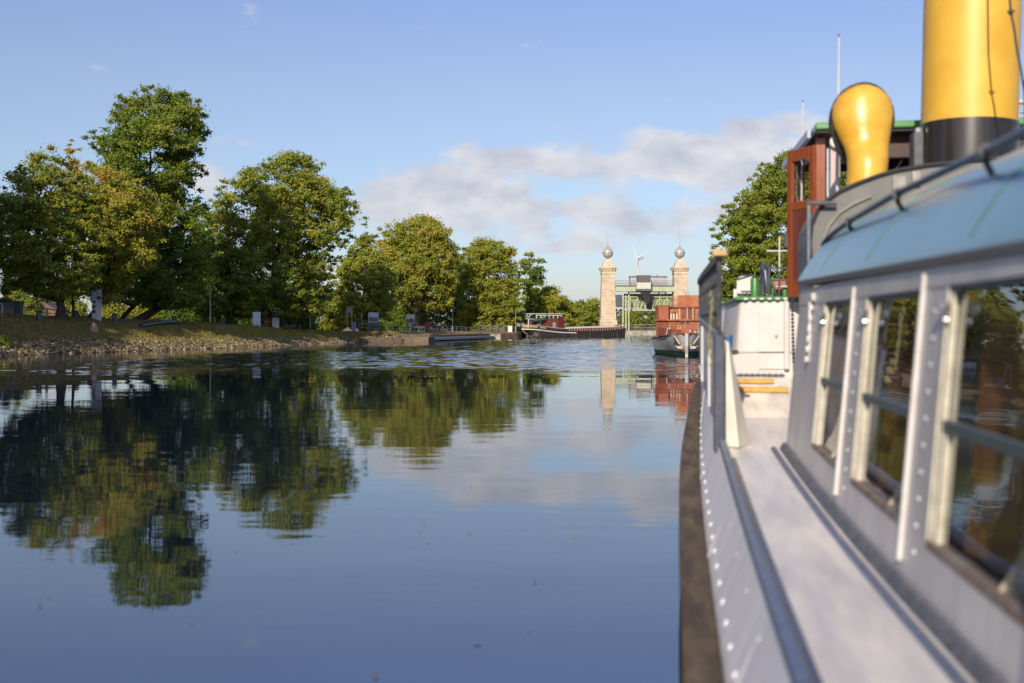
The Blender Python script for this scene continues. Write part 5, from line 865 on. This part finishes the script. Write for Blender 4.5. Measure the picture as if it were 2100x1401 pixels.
for i, (a, b2) in enumerate(WINS):
    wn = empty('window', (0, 0, 0)); wn.parent = tug
    FR = mat('window_cream', (.60, .57, .46), .45, noise=10, col2=(.44, .41, .32))
    fb_ = MB()
    wallpiece(fb_, b2-.035, b2-.002, hb0, hb1, -.004, .07); fb_.build('jamb', FR, wn); fb_ = MB(); wallpiece(fb_, a+.002, a+.03, hb0, hb1, -.005, .07); fb_.build('jamb', FR, wn)
    f3 = MB(); wallpiece(f3, b2-.085, b2-.05, hb0+.005, hb1-.28*0-.01, .004, .03); f3.build('sash_stile', FR, wn)
    f4 = MB(); wallpiece(f4, b2-.14, b2-.105, hb0+.005, hb0+.50, .012, .034); f4.build('lower_sash_stile', FR, wn)
    f2 = MB(); wallpiece(f2, a+.03, b2-.036, hb0, hb0+.035, -.004, .05); f2.build('sill', mat('brown_sill', (.20, .13, .09), .6, noise=8, col2=(.30, .27, .22)), wn)
    f5 = MB(); wallpiece(f5, a+.03, b2-.036, hb1-.02, hb1, .0, .05); f5.build('head', DGREY, wn)
    f6 = MB(); wallpiece(f6, a+.03, b2-.05, hb0+.50, hb0+.545, .008, .036); f6.build('meeting_rail', mat('dark_green_grey_rail', (.09, .12, .12), .35), wn)
    g = MB(); g.add([wp(a+.03, hb0+.03, .034), wp(b2-.05, hb0+.03, .034), wp(b2-.05, hb1-.02, .034), wp(a+.03, hb1-.02, .034)], [(0, 1, 2, 3)]); g.build('pane', GLASS, wn)
    kn = MB(); kn.lathe([(.006, 0), (.02, .01), (.026, .03), (.018, .045)], n=12, M=Matrix.Translation(Vector(wp(b2-.075, hb1-.09, -.002)))@Matrix.Rotation(R(-90), 4, 'Y')); kn.lathe([(.018, 0), (.016, .02)], n=10, M=Matrix.Translation(Vector(wp(b2-.07, hb1-.145, -.002)))@Matrix.Rotation(R(-90), 4, 'Y')); kn.build('latch', mat('polished_metal', (.75, .75, .73), .2, .8), wn, smooth=True)
    if i < 5:      # tied cream curtain and varnished frame inside
        cu_ = MB(); rws = []
        for j in range(9):
            h = hb0+.03+(hb1-hb0-.1)*j/8; wd = .36*(1-j/8)**.8+.07+(.10 if j == 8 else 0); row = []
            for m_ in range(13): uu = a+.03+wd*m_/12; row.append(Vector(wp(uu, h, .40-.62*(uu-a)*(1.3-.5*j/8)+.015*math.sin(m_*1.9))))
            rws.append(row)
        cu_.loft(rws, closed=False, caps=False).build('curtain', mat('cream_curtain', (.62, .55, .42), .85, noise=6, col2=(.5, .43, .32)), wn, smooth=True)
        ar = MB(); pl = [(.0, hb0), (.30, hb0), (.34, hb0+.4), (.30, hb0+.8), (.16, hb1-.05), (0, hb1-.05)]
        P1 = [Vector(wp(b2-.16-x_*.9, h, .12+.7*x_)) for x_, h in pl]; P2 = [p_+Vector((.05, 0, 0)) for p_ in P1]; n_ = len(P1)
        ar.add(P1+P2, [tuple(range(n_)), tuple(range(2*n_-1, n_-1, -1))]+[(k_, k_+n_, (k_+1) % n_+n_, (k_+1) % n_) for k_ in range(n_)]); ar.build('inner_panel', mat('orange_varnish', (.36, .15, .05), .35, noise=4, col2=(.26, .10, .03)), wn)
# grey posts between windows carry a proud bright rib and rivets
for (a1, a0) in ((6.9, 7.32), (5.05, 5.47), (3.2, 3.62), (1.35, 1.77), (-.5, -.1)):
    rb = MB(); ur = a0-.045
    for hh0, hh1 in ((.12, HT-.06),): rb.hexa([wp(ur, hh0, -.026), wp(ur+.028, hh0, -.026), wp(ur+.028, hh0, .001), wp(ur, hh0, .001), wp(ur, hh1, -.022), wp(ur+.028, hh1, -.022), wp(ur+.028, hh1, .001), wp(ur, hh1, .001)])
    rb.build('wall_rib', mat('bright_rib_paint', (.68, .66, .64), .35, .2, noise=9, col2=(.6, .57, .53)), tug, bevel=.006)
rv_ = []
for (a1, a0) in ((6.9, 7.32), (5.05, 5.47), (3.2, 3.62), (1.35, 1.77)):
    for j in range(11): rv_.append(Matrix.Translation(Vector(wp(a1+.17, .2+j*.118, 0)))@Matrix.Rotation(R(-90), 4, 'Y'))
for j in range(14): rv_.append(Matrix.Translation(Vector(wp(9.3, .88+j*.042, 0)))@Matrix.Rotation(R(-90), 4, 'Y'))
each('wall_rivet', MB().lathe([(.013, -.002), (.012, .005), (.005, .009)], n=8), rv_, mat('rivet_paint', (.62, .62, .64), .3, .3), tug)
hp = MB(); hp.cbox(wp(9.12, 1.13, -.012), (.02, .045, .5))
for j in range(6): hp.cbox(wp(9.12, .92+j*.085, -.02), (.03, .07, .045))
hp.build('hinge_strip', DWHITE, tug, bevel=.006); MB().cbox(wp(9.05, 1.42, -.02), (.04, .10, .07)).build('vent_box', WHITE, tug, bevel=.02)
ft = MB(); us = list(np.arange(-3, 10.0, .5))+[10.03]
ft.loft([[(vw(u)-.05, u, zd(u)+.002), (vw(u)-.02, u, zd(u)+.055), (vw(u)+.0, u, zd(u)+.06), (vw(u)+.0, u, zd(u)+.002)] for u in us]); ft.build('foot_coaming', mat('dark_coaming', (.10, .10, .115), .5, noise=14, col2=(.2, .19, .18)), tug, smooth=True)
ftw = MB(); ftw.loft([[(vw(u)-.125, u, zd(u)+.002), (vw(u)-.11, u, zd(u)+.02), (vw(u)-.085, u, zd(u)+.02), (vw(u)-.07, u, zd(u)+.002)] for u in us]); ftw.build('pipe_strip', mat('blue_grey_strip', (.09, .11, .17), .4, noise=20, col2=(.2, .2, .22)), tug, smooth=True)
# teal roof
def rp(u, v): # roof height over v measured from eave to centreline
    ve = vw(u)+.108; ze = 2.265+.016*(u-3.4); s_ = max(0, min(1, (v-ve)/(3-ve))); return ze+.62*(1-(1-s_)**6)+.02
TEAL = mat('teal_roof_paint', (.21, .36, .39), .28, noise=.7, col2=(.16, .31, .32), bump=.002, bscale=3, stretch=(1, .5, 1))
rt = []; vsn = [0, .012, .03, .06, .10, .15, .2, .28, .38, .52, .72, 1]
for u in list(np.arange(-3.2, 9.9, .4))+[10.02]:
    ve = vw(u)+.108; row = []
    for s_ in vsn: v = ve+(3-ve)*s_; row.append((v, u, rp(u, v)))
    row += [(6-v_, u_, z_) for v_, u_, z_ in row[-2::-1]]
    lo_ = [(6-ve, u, 2.25+.016*(u-3.4)), (ve, u, 2.25+.016*(u-3.4))]
    rt.append(row+[(x_, y_, z_-.012) for x_, y_, z_ in lo_])
MB().loft(rt).build('cabin_roof', TEAL, tug, smooth=True)
ed = MB(); ed.loft([[(vw(u)+.10, u, 2.235+.016*(u-3.4)), (vw(u)+.098, u, rp(u, 0)-.012), (vw(u)+.107, u, rp(u, 0)-.008), (vw(u)+.12, u, 2.235+.016*(u-3.4))] for u in list(np.arange(-3.2, 9.9, .4))+[10.03]]); ed.build('eave_trim', mat('brown_grey_trim', (.16, .15, .14), .5), tug)
fa = MB(); fa.loft([[wp(u, HT-.13, -.006), wp(u, HT-.03, -.008), wp(u, HT-.03, .0), wp(u, HT-.13, .0)] for u in np.arange(-3, 10.1, .5)]); fa.build('frieze', WG, tug)
for u in (8.9, 7.0, 4.75, 2.4):
    ve = vw(u)+.108; pr = []
    for s_ in vsn[1:8]: v = ve+(3-ve)*s_; pr.append((v, rp(u, v)))
    se = MB(); se.loft([[(v, u-.016, z_+.0), (v, u-.016, z_+.005), (v, u+.016, z_+.005), (v, u+.016, z_)] for v, z_ in pr]); se.build('roof_seam', mat('green_seam', (.06, .22, .12), .6), tug)
# handrail along the roof
hr = [B(2160, 240, 3.9), B(2100, 270, 4.5), B(2020, 312, 5.2), B(1960, 340, 5.9), B(1840, 397, 7.0), B(1740, 455, 8.9), B(1712, 476, 9.6), B(1694, 492, 10.0), B(1688, 503, 10.1)]
hr[0] = hr[1]+(hr[1]-hr[2])*1.5
hr = [hr[0]+(hr[0]-hr[1])*2]+hr
MB().tube(hr, .021, 10).build('roof_handrail', mat('blue_black_rail', (.018, .024, .045), .34, noise=20, col2=(.03, .038, .06)), tug, smooth=True)
for (px, py, u) in ((2022, 310, 5.18), (1840, 397, 7.0), (1741, 454, 8.87)):
    b = MB(); c_ = B(px, py, u); d_ = Vector((.15, 1, .03)).normalized(); b.tube([c_-d_*.035, c_+d_*.035], .032, 10); b.tube([c_, c_+Vector((.01, .03, -.05)), Vector((c_.x+.05, c_.y+.08, rp(c_.y, c_.x+.05)-.01))], .015, 6); b.build('handrail_bracket', BLACK, tug, smooth=True)
# grey engine casing with cambered top, forward of the cabin roof
arc = [(1663, 545), (1660, 500), (1664, 462), (1675, 436), (1695, 412), (1722, 394), (1760, 377), (1800, 362), (1840, 351), (1900, 341), (1980, 332), (2060, 325)]
Lp = [B(px, py, 10.9) for px, py in arc]; Lp = [Vector((p_.x, 0, p_.z)) for p_ in Lp]
cx_ = 3.0; Rp = [Vector((2*cx_-p_.x, 0, p_.z)) for p_ in Lp[::-1] if p_.x < cx_]; Lp = [p_ for p_ in Lp if p_.x < cx_]; prof = [Vector((Lp[0].x, 0, .9))]+Lp+Rp+[Vector((Rp[-1].x, 0, .9))]
CAS = mat('grey_canvas_casing', (.20, .20, .185), .75, noise=2.5, col2=(.14, .14, .13), bump=.003, bscale=14)
cs = MB(); cs.prism([(p_.x, p_.z) for p_ in prof], 'y', 10.9, 12.0); cs.build('engine_casing', CAS, tug)
et = MB(); et.tube([(p_.x, 10.89, p_.z+.005) for p_ in prof], .022, 6); et.build('casing_edge', mat('black_rubber_edge', (.03, .03, .03), .6), tug)
et = MB(); ip = [(p_.x+(.11 if p_.x < cx_ else -.11)*max(0, 1-abs(p_.z-2.2)*0), p_.z-.12) for p_ in prof[1:-1]]; et.tube([(x_, 10.88, z_) for x_, z_ in ip[:7]], .014, 6); et.build('casing_piping', mat('pale_piping', (.28, .27, .22), .6), tug)
MB().tube([B(1659, 545, 10.8), B(1659, 418, 10.8)], .016, 6).build('frame_tube', STEEL, tug); MB().tube([B(1655, 417, 10.8), B(1716, 417, 10.8)], .022, 8).build('frame_tube', DGREY, tug)
for (px, py, w_) in ((1845, 372, 26), (1880, 362, 16)):
    c_ = B(px, py, 10.85); MB().box((c_.x-w_*.0022, 10.86, c_.z-.09), (c_.x+w_*.0022, 10.897, c_.z+.05)).build('painted_light_patch', mat('painted_light_tone', (.40, .38, .33), .8, noise=9, col2=(.25, .24, .21)), tug)  # patches of light on the casing, painted as paler thin plates
c_ = B(1838, 433, 10.8); MB().lathe([(.02, -.06), (.045, -.05), (.045, .05), (.02, .06)], c=tuple(c_), n=12).build('red_buoy', mat('signal_red', (.62, .05, .02), .45), tug, smooth=True)
# ventilator cowl
cb = B(1777, 390, 11.7); COWL = mat('yellow_cowl_paint', (.70, .425, .05), .36, noise=4, col2=(.64, .33, .02), coat=.15, bump=.01, bscale=6)
zz = lambda py: B(1777, py, 11.7).z; px2 = 11.75/F
prof_ = [(600, 40, 0, 0), (395, 39, -1, 0), (370, 38.5, 0, 0), (345, 38.5, 2, 0), (320, 40, 3, -.02), (300, 43, 2, -.06), (280, 49, 0, -.1), (255, 56, -3, -.12), (232, 59.5, -3, -.14), (210, 58, -3, -.15), (192, 49, -3, -.13), (179, 33, -3, -.1), (171, 14, -3, -.08), (169, 2, -3, -.08)]
rg = []
for (py, w_, dx, du) in prof_:
    z0 = zz(py); r_ = w_*px2; rg.append([(cb.x+dx*px2+r_*math.cos(a), 11.7-du*1.2+r_*math.sin(a)*(1 if py > 300 else .85), z0) for a in np.linspace(0, 2*math.pi, 25)[:-1]])
cw = MB(); cw.loft(rg); co = cw.build('ventilator_cowl', COWL, tug, smooth=True)
# its mouth faces forward: dark rim ring seen edge-on at the left
mo = [Vector((cb.x-3*px2+(62*px2)*math.cos(a)*(1 if math.sin(a) > -.2 else .92), 11.92+.10*math.sin(a)*-1, zz(240)+math.sin(a)*(72 if math.sin(a) > 0 else 92)*px2)) for a in np.linspace(0, 2*math.pi, 33)]
MB().tube(mo, .014, 6, False).build('cowl_rim', BLACK, co, smooth=True)
MB().loft([[p_ for p_ in mo[:-1]], [p_+Vector((0, .05, 0)) for p_ in mo[:-1]]]).build('cowl_mouth', mat('dark_cowl_inside', (.05, .04, .03), .6), co)
# funnel
uf = 12.9; fc = B(1987, 245, uf); fr = 93.5*(fc.y*math.cos(TH)-fc.x*math.sin(TH))/F; lean = Matrix.Translation((fc.x, uf, 0))@Matrix.Rotation(R(1.3), 4, 'Y')@Matrix.Translation((0, 0, 0)); zb = fc.z
zmid = zb-.06
M_ = Matrix.Translation((fc.x, uf, zmid))@Matrix.Rotation(R(1.4), 4, 'Y')
fu = MB().lathe([(fr, 0), (fr, .8), (fr+.002, 1.2), (fr, 1.25), (fr, 3.2)], n=64, M=M_).build('funnel', mat('yellow_funnel_paint', (.70, .42, .045), .45, noise=2.5, col2=(.62, .35, .03), bump=.003, bscale=4), tug, smooth=True)
MB().lathe([(fr+.012, -2.6), (fr+.012, .0), (fr, .004)], n=64, M=M_).build('black_band', mat('gloss_black', (.016, .014, .013), .28, noise=5, col2=(.03, .026, .022), stretch=(3, 3, .4), coat=.2), fu, smooth=True)
MB().box((fc.x-fr-.11, uf-.15, zb-.62), (fc.x-fr-.0, uf+.1, zb-.14)).build('steam_pipe', DGREY, tug, bevel=.02); MB().tube([(fc.x-fr-.05, uf-.1, zb-.1), (fc.x-fr-.05, uf-.12, 2.4)], .045, 8).build('steam_pipe', STEEL, tug, smooth=True)
# cable hanging aft of the funnel (its shadow falls on the paint)
cpts = [B(px, py, 11.2) for px, py in ((2062, -420), (2064, -200), (2066, -60), (2071, 0), (2073, 25), (2080, 60), (2086, 105), (2095, 150), (2101, 190), (2103, 260), (2105, 330))]
MB().tube(cpts, .011, 8).build('cable', mat('black_cable', (.04, .038, .04), .5), tug, smooth=True)
b = MB()
for q_ in (cpts[4], cpts[7]+Vector((.03, 0, -.1))): b.lathe([(.008, -.03), (.024, -.01), (.024, .01), (.008, .03)], c=tuple(q_), n=10)
b.tube([cpts[4]+Vector((-.03, 0, 0)), cpts[4]+Vector((.035, 0, .01))], .008, 6); b.build('cable_tie', BLACK, tug, smooth=True)
# ------------------------------------------------------------------ forward cabin with the mahogany wheelhouse on top
fcb = empty('forward_cabin', (0, 0, 0)); fcb.parent = tug
lt, lb2 = B(1513, 622, 15), B(1504, 722, 15); ztop = B(1560, 616, 15).z; zst = B(1500, 724, 15).z; zfo = zd(15)-.02
def slab(v0a, v0b, za, zb_, u0, u1, name, m, bev=.04, par=fcb):
    b = MB(); r_ = .14; a = []
    for (vv, z_) in ((v0a, za), (v0b, zb_)):
        a.append([(vv+r_, u0, z_), (6-vv-r_, u0, z_), (6-vv, u0+r_, z_), (6-vv, u1, z_), (vv, u1, z_), (vv, u0+r_, z_), (vv+r_*.3, u0+r_*.3, z_)])
    b.loft(a); return b.build(name, m, par, smooth=True, bevel=bev)
slab(lb2.x, lt.x, zst, ztop, 15.05, 19.2, 'cabin_wall', WHITE, .02)
slab(B(1490, 722, 15).x, B(1489, 722, 15).x, zfo, zst, 14.98, 19.3, 'cabin_base', WHITE, .02)
MB().prism([(lt.x-.03, 15.0), (6-lt.x+.03, 15.0), (6-lt.x+.03, 19.3), (lt.x-.03, 19.3)], 'z', ztop+.002, ztop+.05).build('cabin_top', GREEN, fcb, bevel=.015)
b = MB(); rr = random.Random(8)
for i in range(34): b.cbox((lt.x+.1+i*.1, 14.97, ztop+.02), (.05, .03, .025))
b.build('studs', DWHITE, fcb)
x_a, x_b = B(1556, 0, 15).x, B(1612, 0, 15).x
MB().box((x_a, 14.955, Zb(757, 15)), (x_b, 14.978, Zb(727, 15))).build('door_lower', WHITE, fcb, bevel=.004); dr = MB().box((x_a, 15.02, Zb(722, 15)), (x_b, 15.048, Zb(640, 15))).build('door', WHITE, fcb, bevel=.004)
MB().lathe([(.012, 0), (.018, .015), (.008, .03)], n=10, M=Matrix.Translation((x_b-.12, 15.02, Zb(690, 15)))@Matrix.Rotation(R(90), 4, 'X')).build('handle', STEEL, dr)
for py in (): MB().box((x_a-.03, 15.0, Zb(py+5, 15)), (x_a+.1, 15.019, Zb(py-3, 15))).build('hinge', DWHITE, dr)
MB().box((B(1608, 0, 14.9).x, 14.86, Zb(757, 14.9)), (B(1618, 0, 14.9).x, 14.95, Zb(616, 14.9))).build('door_jamb', WHITE, fcb, bevel=.01)
b = MB()
for i in range(17): c_ = B(1624+.2*i, 614+i*8, 14.7); b.lathe([(.006, -.02), (.018, -.01), (.018, .01), (.006, .02)], c=tuple(c_), n=8)
b.build('hanging_chain', DARKM, fcb)
b = MB()
for i in range(28): c_ = B(1500+i*4, 768, 14.9); b.cbox((c_.x, 14.93, zd(14.9)+.025), (.02, .03, .02+.012*(i % 3)))
b.build('foot_chain', DARKM, fcb)
MB().box((lb2.x-.11, 14.93, zst+.004), (lb2.x+.06, 14.99, zst+.04)).build('black_cleat', BLACK, fcb, bevel=.005)
sb = MB().prism([(.45, 14.9), (lb2.x-.1, 14.9)][:0] or [(.36, 15.6), (.9, 15.6), (.9, 15.7), (.36, 15.7)], 'z', zd(15.6), Zb(694, 15.6)).build('side_bulkhead', WHITE, fcb); MB().box((.36, 15.55, Zb(694, 15.6)), (.9, 15.72, Zb(692, 15.6))).build('bulkhead_cap', DGREY, fcb)
MB().lathe([(.16, 0), (.16, .03)], n=20, M=Matrix.Translation((.66, 15.5, Zb(712, 15.5)))@Matrix.Rotation(R(90), 4, 'X')@Matrix.Rotation(R(65), 4, 'Y')).build('blue_ring', mat('bright_blue', (.05, .18, .5), .4), fcb)
# fittings on the cabin top
def cyl(px0, px1, pyt, u, name, m, extra=0): c0, c1 = B(px0, 0, u), B(px1, 0, u); r_ = (c1.x-c0.x)/2; zt2 = B(0, pyt, u).z; return MB().lathe([(r_, ztop+.05), (r_, zt2-.01), (r_*.93, zt2)], c=((c0.x+c1.x)/2, u, 0), n=20).build(name, m, fcb, smooth=True)
cyl(1539, 1557, 580, 16.3, 'green_vent_pipe', GREEN); cyl(1581, 1587, 578, 16.6, 'green_post', GREEN); cyl(1604, 1614, 594, 16.6, 'green_vent_pipe', GREEN)
a, b2 = B(1511, 602, 18), B(1543, 564, 18); r_ = .07
pl = [(a.x, a.z), (b2.x, a.z), (b2.x, b2.z), (a.x+r_, b2.z), (a.x+r_*.3, b2.z-r_*.3), (a.x, b2.z-r_)]
MB().prism(pl, 'y', 18, 18.05).build('wind_shield', WHITE, fcb); MB().tube([(x_, 17.99, z_) for x_, z_ in pl[::-1][:5]][::-1]+[(b2.x, 17.99, b2.z)], .012, 6).build('shield_edge', DARKM, fcb)
MB().box((B(1505, 0, 18).x, 18.1, ztop), (B(1518, 0, 18).x, 18.16, Zb(592, 18))).build('shield_wing', WHITE, fcb)
c_ = B(1564, 556, 16.2); MB().tube([(c_.x, 16.2, ztop+.03), (c_.x, 16.2, c_.z), (c_.x+.01, 16.14, c_.z+.06), (c_.x+.03, 16.1, c_.z+.0), (c_.x+.06, 16.1, c_.z-.3)], [.032, .036, .05, .05, .03], 10).build('black_horn', DARKM, fcb, smooth=True)
b = MB()
for px in (1577, 1598): b.tube([(B(px, 0, 16).x, 16, ztop), (B(px, 0, 16).x, 16, Zb(540 if px < 1590 else 556, 16))], .016, 6)
for py in (550, 575): b.tube([(B(1577, 0, 16).x, 16, Zb(py, 16)), (B(1650, 0, 16).x, 16, Zb(py, 16))], .014, 6)
b.tube([(B(1585, 0, 16).x, 16, Zb(585, 16)), (B(1597, 0, 16).x, 16, ztop)], .014, 6); b.build('top_railing', DGREY, fcb)
MB().box((B(1585, 0, 17).x, 17, ztop), (B(1612, 0, 17).x, 17.3, Zb(572, 17))).build('red_box', mat('red_box', (.35, .05, .04), .5, noise=4, col2=(.5, .3, .25), lo=.5), fcb, bevel=.02); MB().box((B(1590, 0, 16.5).x, 16.5, Zb(589, 16.5)), (B(1625, 0, 16.5).x, 16.9, Zb(585, 16.5))).build('white_tray', DWHITE, fcb)
b = MB(); rr = random.Random(6)
for i in range(12): c_ = B(rr.uniform(1521, 1540), 600, 17); b.tube([(c_.x, 17, ztop+.02), (c_.x+rr.uniform(-.03, .03), 17, ztop+rr.uniform(.06, .16))], .009, 5)
b.cbox((B(1531, 0, 17).x, 17, Zb(598, 17)), (.15, .1, .03)); b.build('wheel_valves', DGREY, fcb)
ms = MB(); mp_ = B(1598.5, 0, 18.6).x; ms.tube([(mp_, 18.6, ztop), (mp_, 18.6, Zb(485, 18.6))], .014, 8); ms.tube([(B(1572, 0, 18.6).x, 18.6, Zb(515, 18.6)), (B(1640, 0, 18.6).x, 18.6, Zb(515, 18.6))], .014, 8); ms.tube([(B(1600, 0, 18.6).x, 18.6, Zb(468.5, 18.6)), (B(1650, 0, 18.6).x, 18.6, Zb(469, 18.6))], .008, 6); ms.build('signal_mast', WHITE, fcb, smooth=True)
# wheelhouse
wh = empty('wheelhouse', (0, 0, 0)); wh.parent = tug
vl = B(1674, 0, 14.2).x; zfl = ztop+.052; zr0 = Zb(270, 14.2); u0, u1 = 14.3, 16.6
HD = Zb(325, 14.2)
for (v_, u_) in ((vl+.06, u0), (6-vl-.06, u0), (vl+.06, u1), (6-vl-.06, u1), (3.2, u1), (2.4, u1)): MB().box((v_-.055, u_-.05, zfl), (v_+.055, u_+.05, zr0)).build('post', MAHOG, wh, bevel=.006)
MB().box((vl+.17, u0-.05, zfl), (vl+.24, u0+.05, zr0)).build('post', MAHOG, wh)
MB().box((vl+.135, u0-.02, zfl+.3), (vl+.155, u0+.02, zr0-.2)).build('glass_edge', mat('pale_blue_edge', (.5, .6, .75), .3), wh)
zlow = Zb(432, 14.2); RX = 2.35
DKM = mat('dark_mahogany', (.05, .018, .012), .4, noise=4, col2=(.035, .012, .008))
MB().box((RX, u0-.04, HD), (6-vl-.12, u0+.04, zr0)).build('header', DKM, wh); MB().box((vl+.02, u1-.03, HD+.14), (6-vl-.02, u1+.03, zr0)).build('header', DKM, wh)
MB().box((vl+.02, u0+.1, HD+.2), (vl+.1, u1-.1, zr0)).build('header', DKM, wh); MB().box((6-vl-.1, u0+.1, HD+.2), (6-vl-.02, u1-.1, zr0)).build('header', DKM, wh)
MB().box((RX, u0-.04, zfl), (6-vl-.12, u0+.04, zlow-.1)).build('lower_panel', MAHOG, wh); MB().box((vl+.02, u1-.03, zfl), (6-vl-.02, u1+.03, zlow-.25)).build('lower_panel', MAHOG, wh)
MB().box((vl+.0, u0+.06, zfl), (vl+.06, u1-.06, zlow-.1)).build('lower_panel', MAHOG, wh); MB().box((6-vl-.06, u0+.06, zfl), (6-vl, u1-.06, zlow-.1)).build('lower_panel', MAHOG, wh)
MB().tube([(B(1822, 0, 14.3).x, 14.35, Zb(374, 14.3)), (B(1856, 0, 14.3).x, 14.35, Zb(326, 14.3))], .01, 5).build('wiper', BLACK, wh)
zroof = Zb(250, 14.0); zu = Zb(270, 14.0)
rf = MB(); vlr = B(1672, 0, 14.0).x
rf.prism([(vlr, 13.95), (6-vlr, 13.95), (6-vlr+.05, 17.1), (vlr-.02, 17.1)], 'z', zu+.012, zroof-.02); ro = rf.build('roof', mat('roof_green', (.10, .27, .09), .3, noise=5, col2=(.13, .32, .12), coat=.3), wh, bevel=.02)
MB().prism([(vlr+.02, 14.0), (6-vlr-.02, 14.0), (6-vlr-.02, 17.05), (vlr+.02, 17.05)], 'z', zu-.02, zu+.01).build('soffit', mat('dark_soffit', (.035, .03, .03), .7), ro)
MB().prism([(vlr-.06, 14.3), (vlr-.021, 14.3), (vlr-.04, 17.15), (vlr-.12, 17.15)], 'z', zu-.03, zroof-.05).build('gutter', mat('pale_gutter', (.42, .48, .56), .35), ro)
b = MB(); rr = random.Random(7)
for i in range(5): b.box((1.72+.35*i+.3, 13.935, zu+.03), (1.73+.35*i+.3, 13.949, zroof-.03))
b.build('fascia_seam', GREEN, ro)
# open door leaf
h1 = Vector((vl-.01, 14.25, 0)); h0 = Vector((B(1617, 0, 14.75).x, 14.75, 0)); dd = (h0-h1); zb_, zt2 = zfl-.02, Zb(311, 14.75)
def leaf(b, s0, s1, z0, z1, th=.022):
    a_, c_ = h1+dd*s0, h1+dd*s1; n_ = Vector((dd.y, -dd.x, 0)).normalized()*th
    b.hexa([a_-n_+Vector((0, 0, z0)), c_-n_+Vector((0, 0, z0)), c_+n_+Vector((0, 0, z0)), a_+n_+Vector((0, 0, z0)), a_-n_+Vector((0, 0, z1)), c_-n_+Vector((0, 0, z1)), c_+n_+Vector((0, 0, z1)), a_+n_+Vector((0, 0, z1))])
zg0, zg1 = Zb(415, 14.6), Zb(331, 14.6)
b = MB(); leaf(b, .82, 1, zb_, zt2); leaf(b, 0, .16, zb_, zt2); leaf(b, .16, .82, zg1, zt2); leaf(b, .16, .82, zg0-.10, zg0); leaf(b, .16, .82, zb_, zb_+.2); do = b.build('door', MAHOG, wh, bevel=.004)
b = MB(); leaf(b, .16, .82, zb_+.2, zg0-.1, .012); b.build('door_panel', mat('mahogany_panel', (.17, .05, .035), .4, noise=2, col2=(.13, .035, .02), stretch=(3, 3, .4), coat=.3), do)
b = MB(); a_, c_ = h1+dd*.16, h1+dd*.82; b.add([a_+Vector((0, 0, zg0)), c_+Vector((0, 0, zg0)), c_+Vector((0, 0, zg1)), a_+Vector((0, 0, zg1))], [(0, 1, 2, 3)]); b.build('door_glass', CLEAR, do)
b = MB(); leaf(b, 1.0, 1.09, Zb(508, 14.75), Zb(476, 14.75), .035); b.build('lock', DGREY, do, bevel=.01)
# white-pink pillar, round horn, whip aerials
c_ = B(1712, 0, 13.5); MB().box((c_.x-.055, 13.46, 2.3), (c_.x+.055, 13.54, Zb(296, 13.5))).build('pillar', mat('pinkish_white', (.52, .40, .38), .5, noise=3, col2=(.6, .5, .47)), wh, bevel=.01)
c_ = B(1716, 291, 13.4); MB().tube([(c_.x+.058*math.cos(a), 13.4, c_.z+.058*math.sin(a)) for a in np.linspace(0, 2*math.pi, 21)], .022, 8, False).build('ring_lamp', DWHITE, wh, smooth=True); MB().lathe([(.03, 0), (.02, .04)], n=12, M=Matrix.Translation(c_)@Matrix.Rotation(R(90), 4, 'X')).build('lamp_centre', DWHITE, wh)
MB().box((B(1730, 0, 15).x, 15.6, Zb(322, 15)), (B(1752, 0, 15).x, 15.7, Zb(284, 15))).build('grey_panel', GREY, wh)
def aerial(px0, pyt, pxb, pyb, u, r0, label):
    a_, b2 = B(pxb, pyb, u), B(px0, pyt, u); e_ = empty('whip_aerial'); e_.parent = tug
    MB().tube([a_, a_.lerp(b2, .4), b2], [r0, r0*.9, r0*.55], 8).build('rod', WHITE, e_, smooth=True); MB().tube([b2, b2+Vector((0, 0, .03))], r0*.5, 6).build('tip', BLACK, e_); MB().tube([a_+Vector((0, 0, -.12)), a_], r0*2.2, 10).build('socket', STEEL, e_, smooth=True); return e_
aerial(1720.5, 76, 1717, 405, 12.6, .016, ''); aerial(1646.5, 210, 1641, 600, 15.8, .016, '')
MB().tube([B(1717, 412, 12.6), Vector((B(1717, 412, 12.6).x, 12.6, 1.4))], .03, 8).build('aerial_post', BLACK, tug)
c_ = B(2088, 214, 14.6); MB().lathe([(.02, -.2), (.02, -.04), (.035, -.035), (.035, -.0), (.075, .005), (.08, .03), (.06, .05), (.01, .055)], c=tuple(c_), n=16).build('satellite_dome', WHITE, tug, smooth=True); MB().tube([c_+Vector((-.08, 0, -.1)), c_+Vector((.2, 0, -.12))], .008, 5).build('dome_bar', DGREY, tug)
MB().tube([B(1735, 330, 15), B(1760, 372, 15)], .006, 5).build('stay_wire', DWHITE, tug)
rng = np.random.default_rng(21); n = 90; yy_ = 6+70*rng.random(n)**1.6; xx_ = -.42*yy_+.5*yy_*rng.random(n); a = rng.random(n)*6.28; sz = .012+.018*rng.random(n)+yy_*.0006
V = np.stack([np.stack([xx_+sz*np.cos(a+k_*1.57)*(1 if k_ % 2 else .55), yy_+sz*np.sin(a+k_*1.57)*(1 if k_ % 2 else .55), np.full(n, .012)+.004*rng.random(n)], 1) for k_ in range(4)], 1).reshape(-1, 3)
o = bpy.data.objects.new('floating_leaves', npmesh('floating_leaves', V, np.arange(n*4).reshape(-1, 4), [LITM], rng.random(n))); C.objects.link(o); tag(o, 'scattered brown leaves floating on the calm canal', 'leaves', kind='stuff')
#EOF3
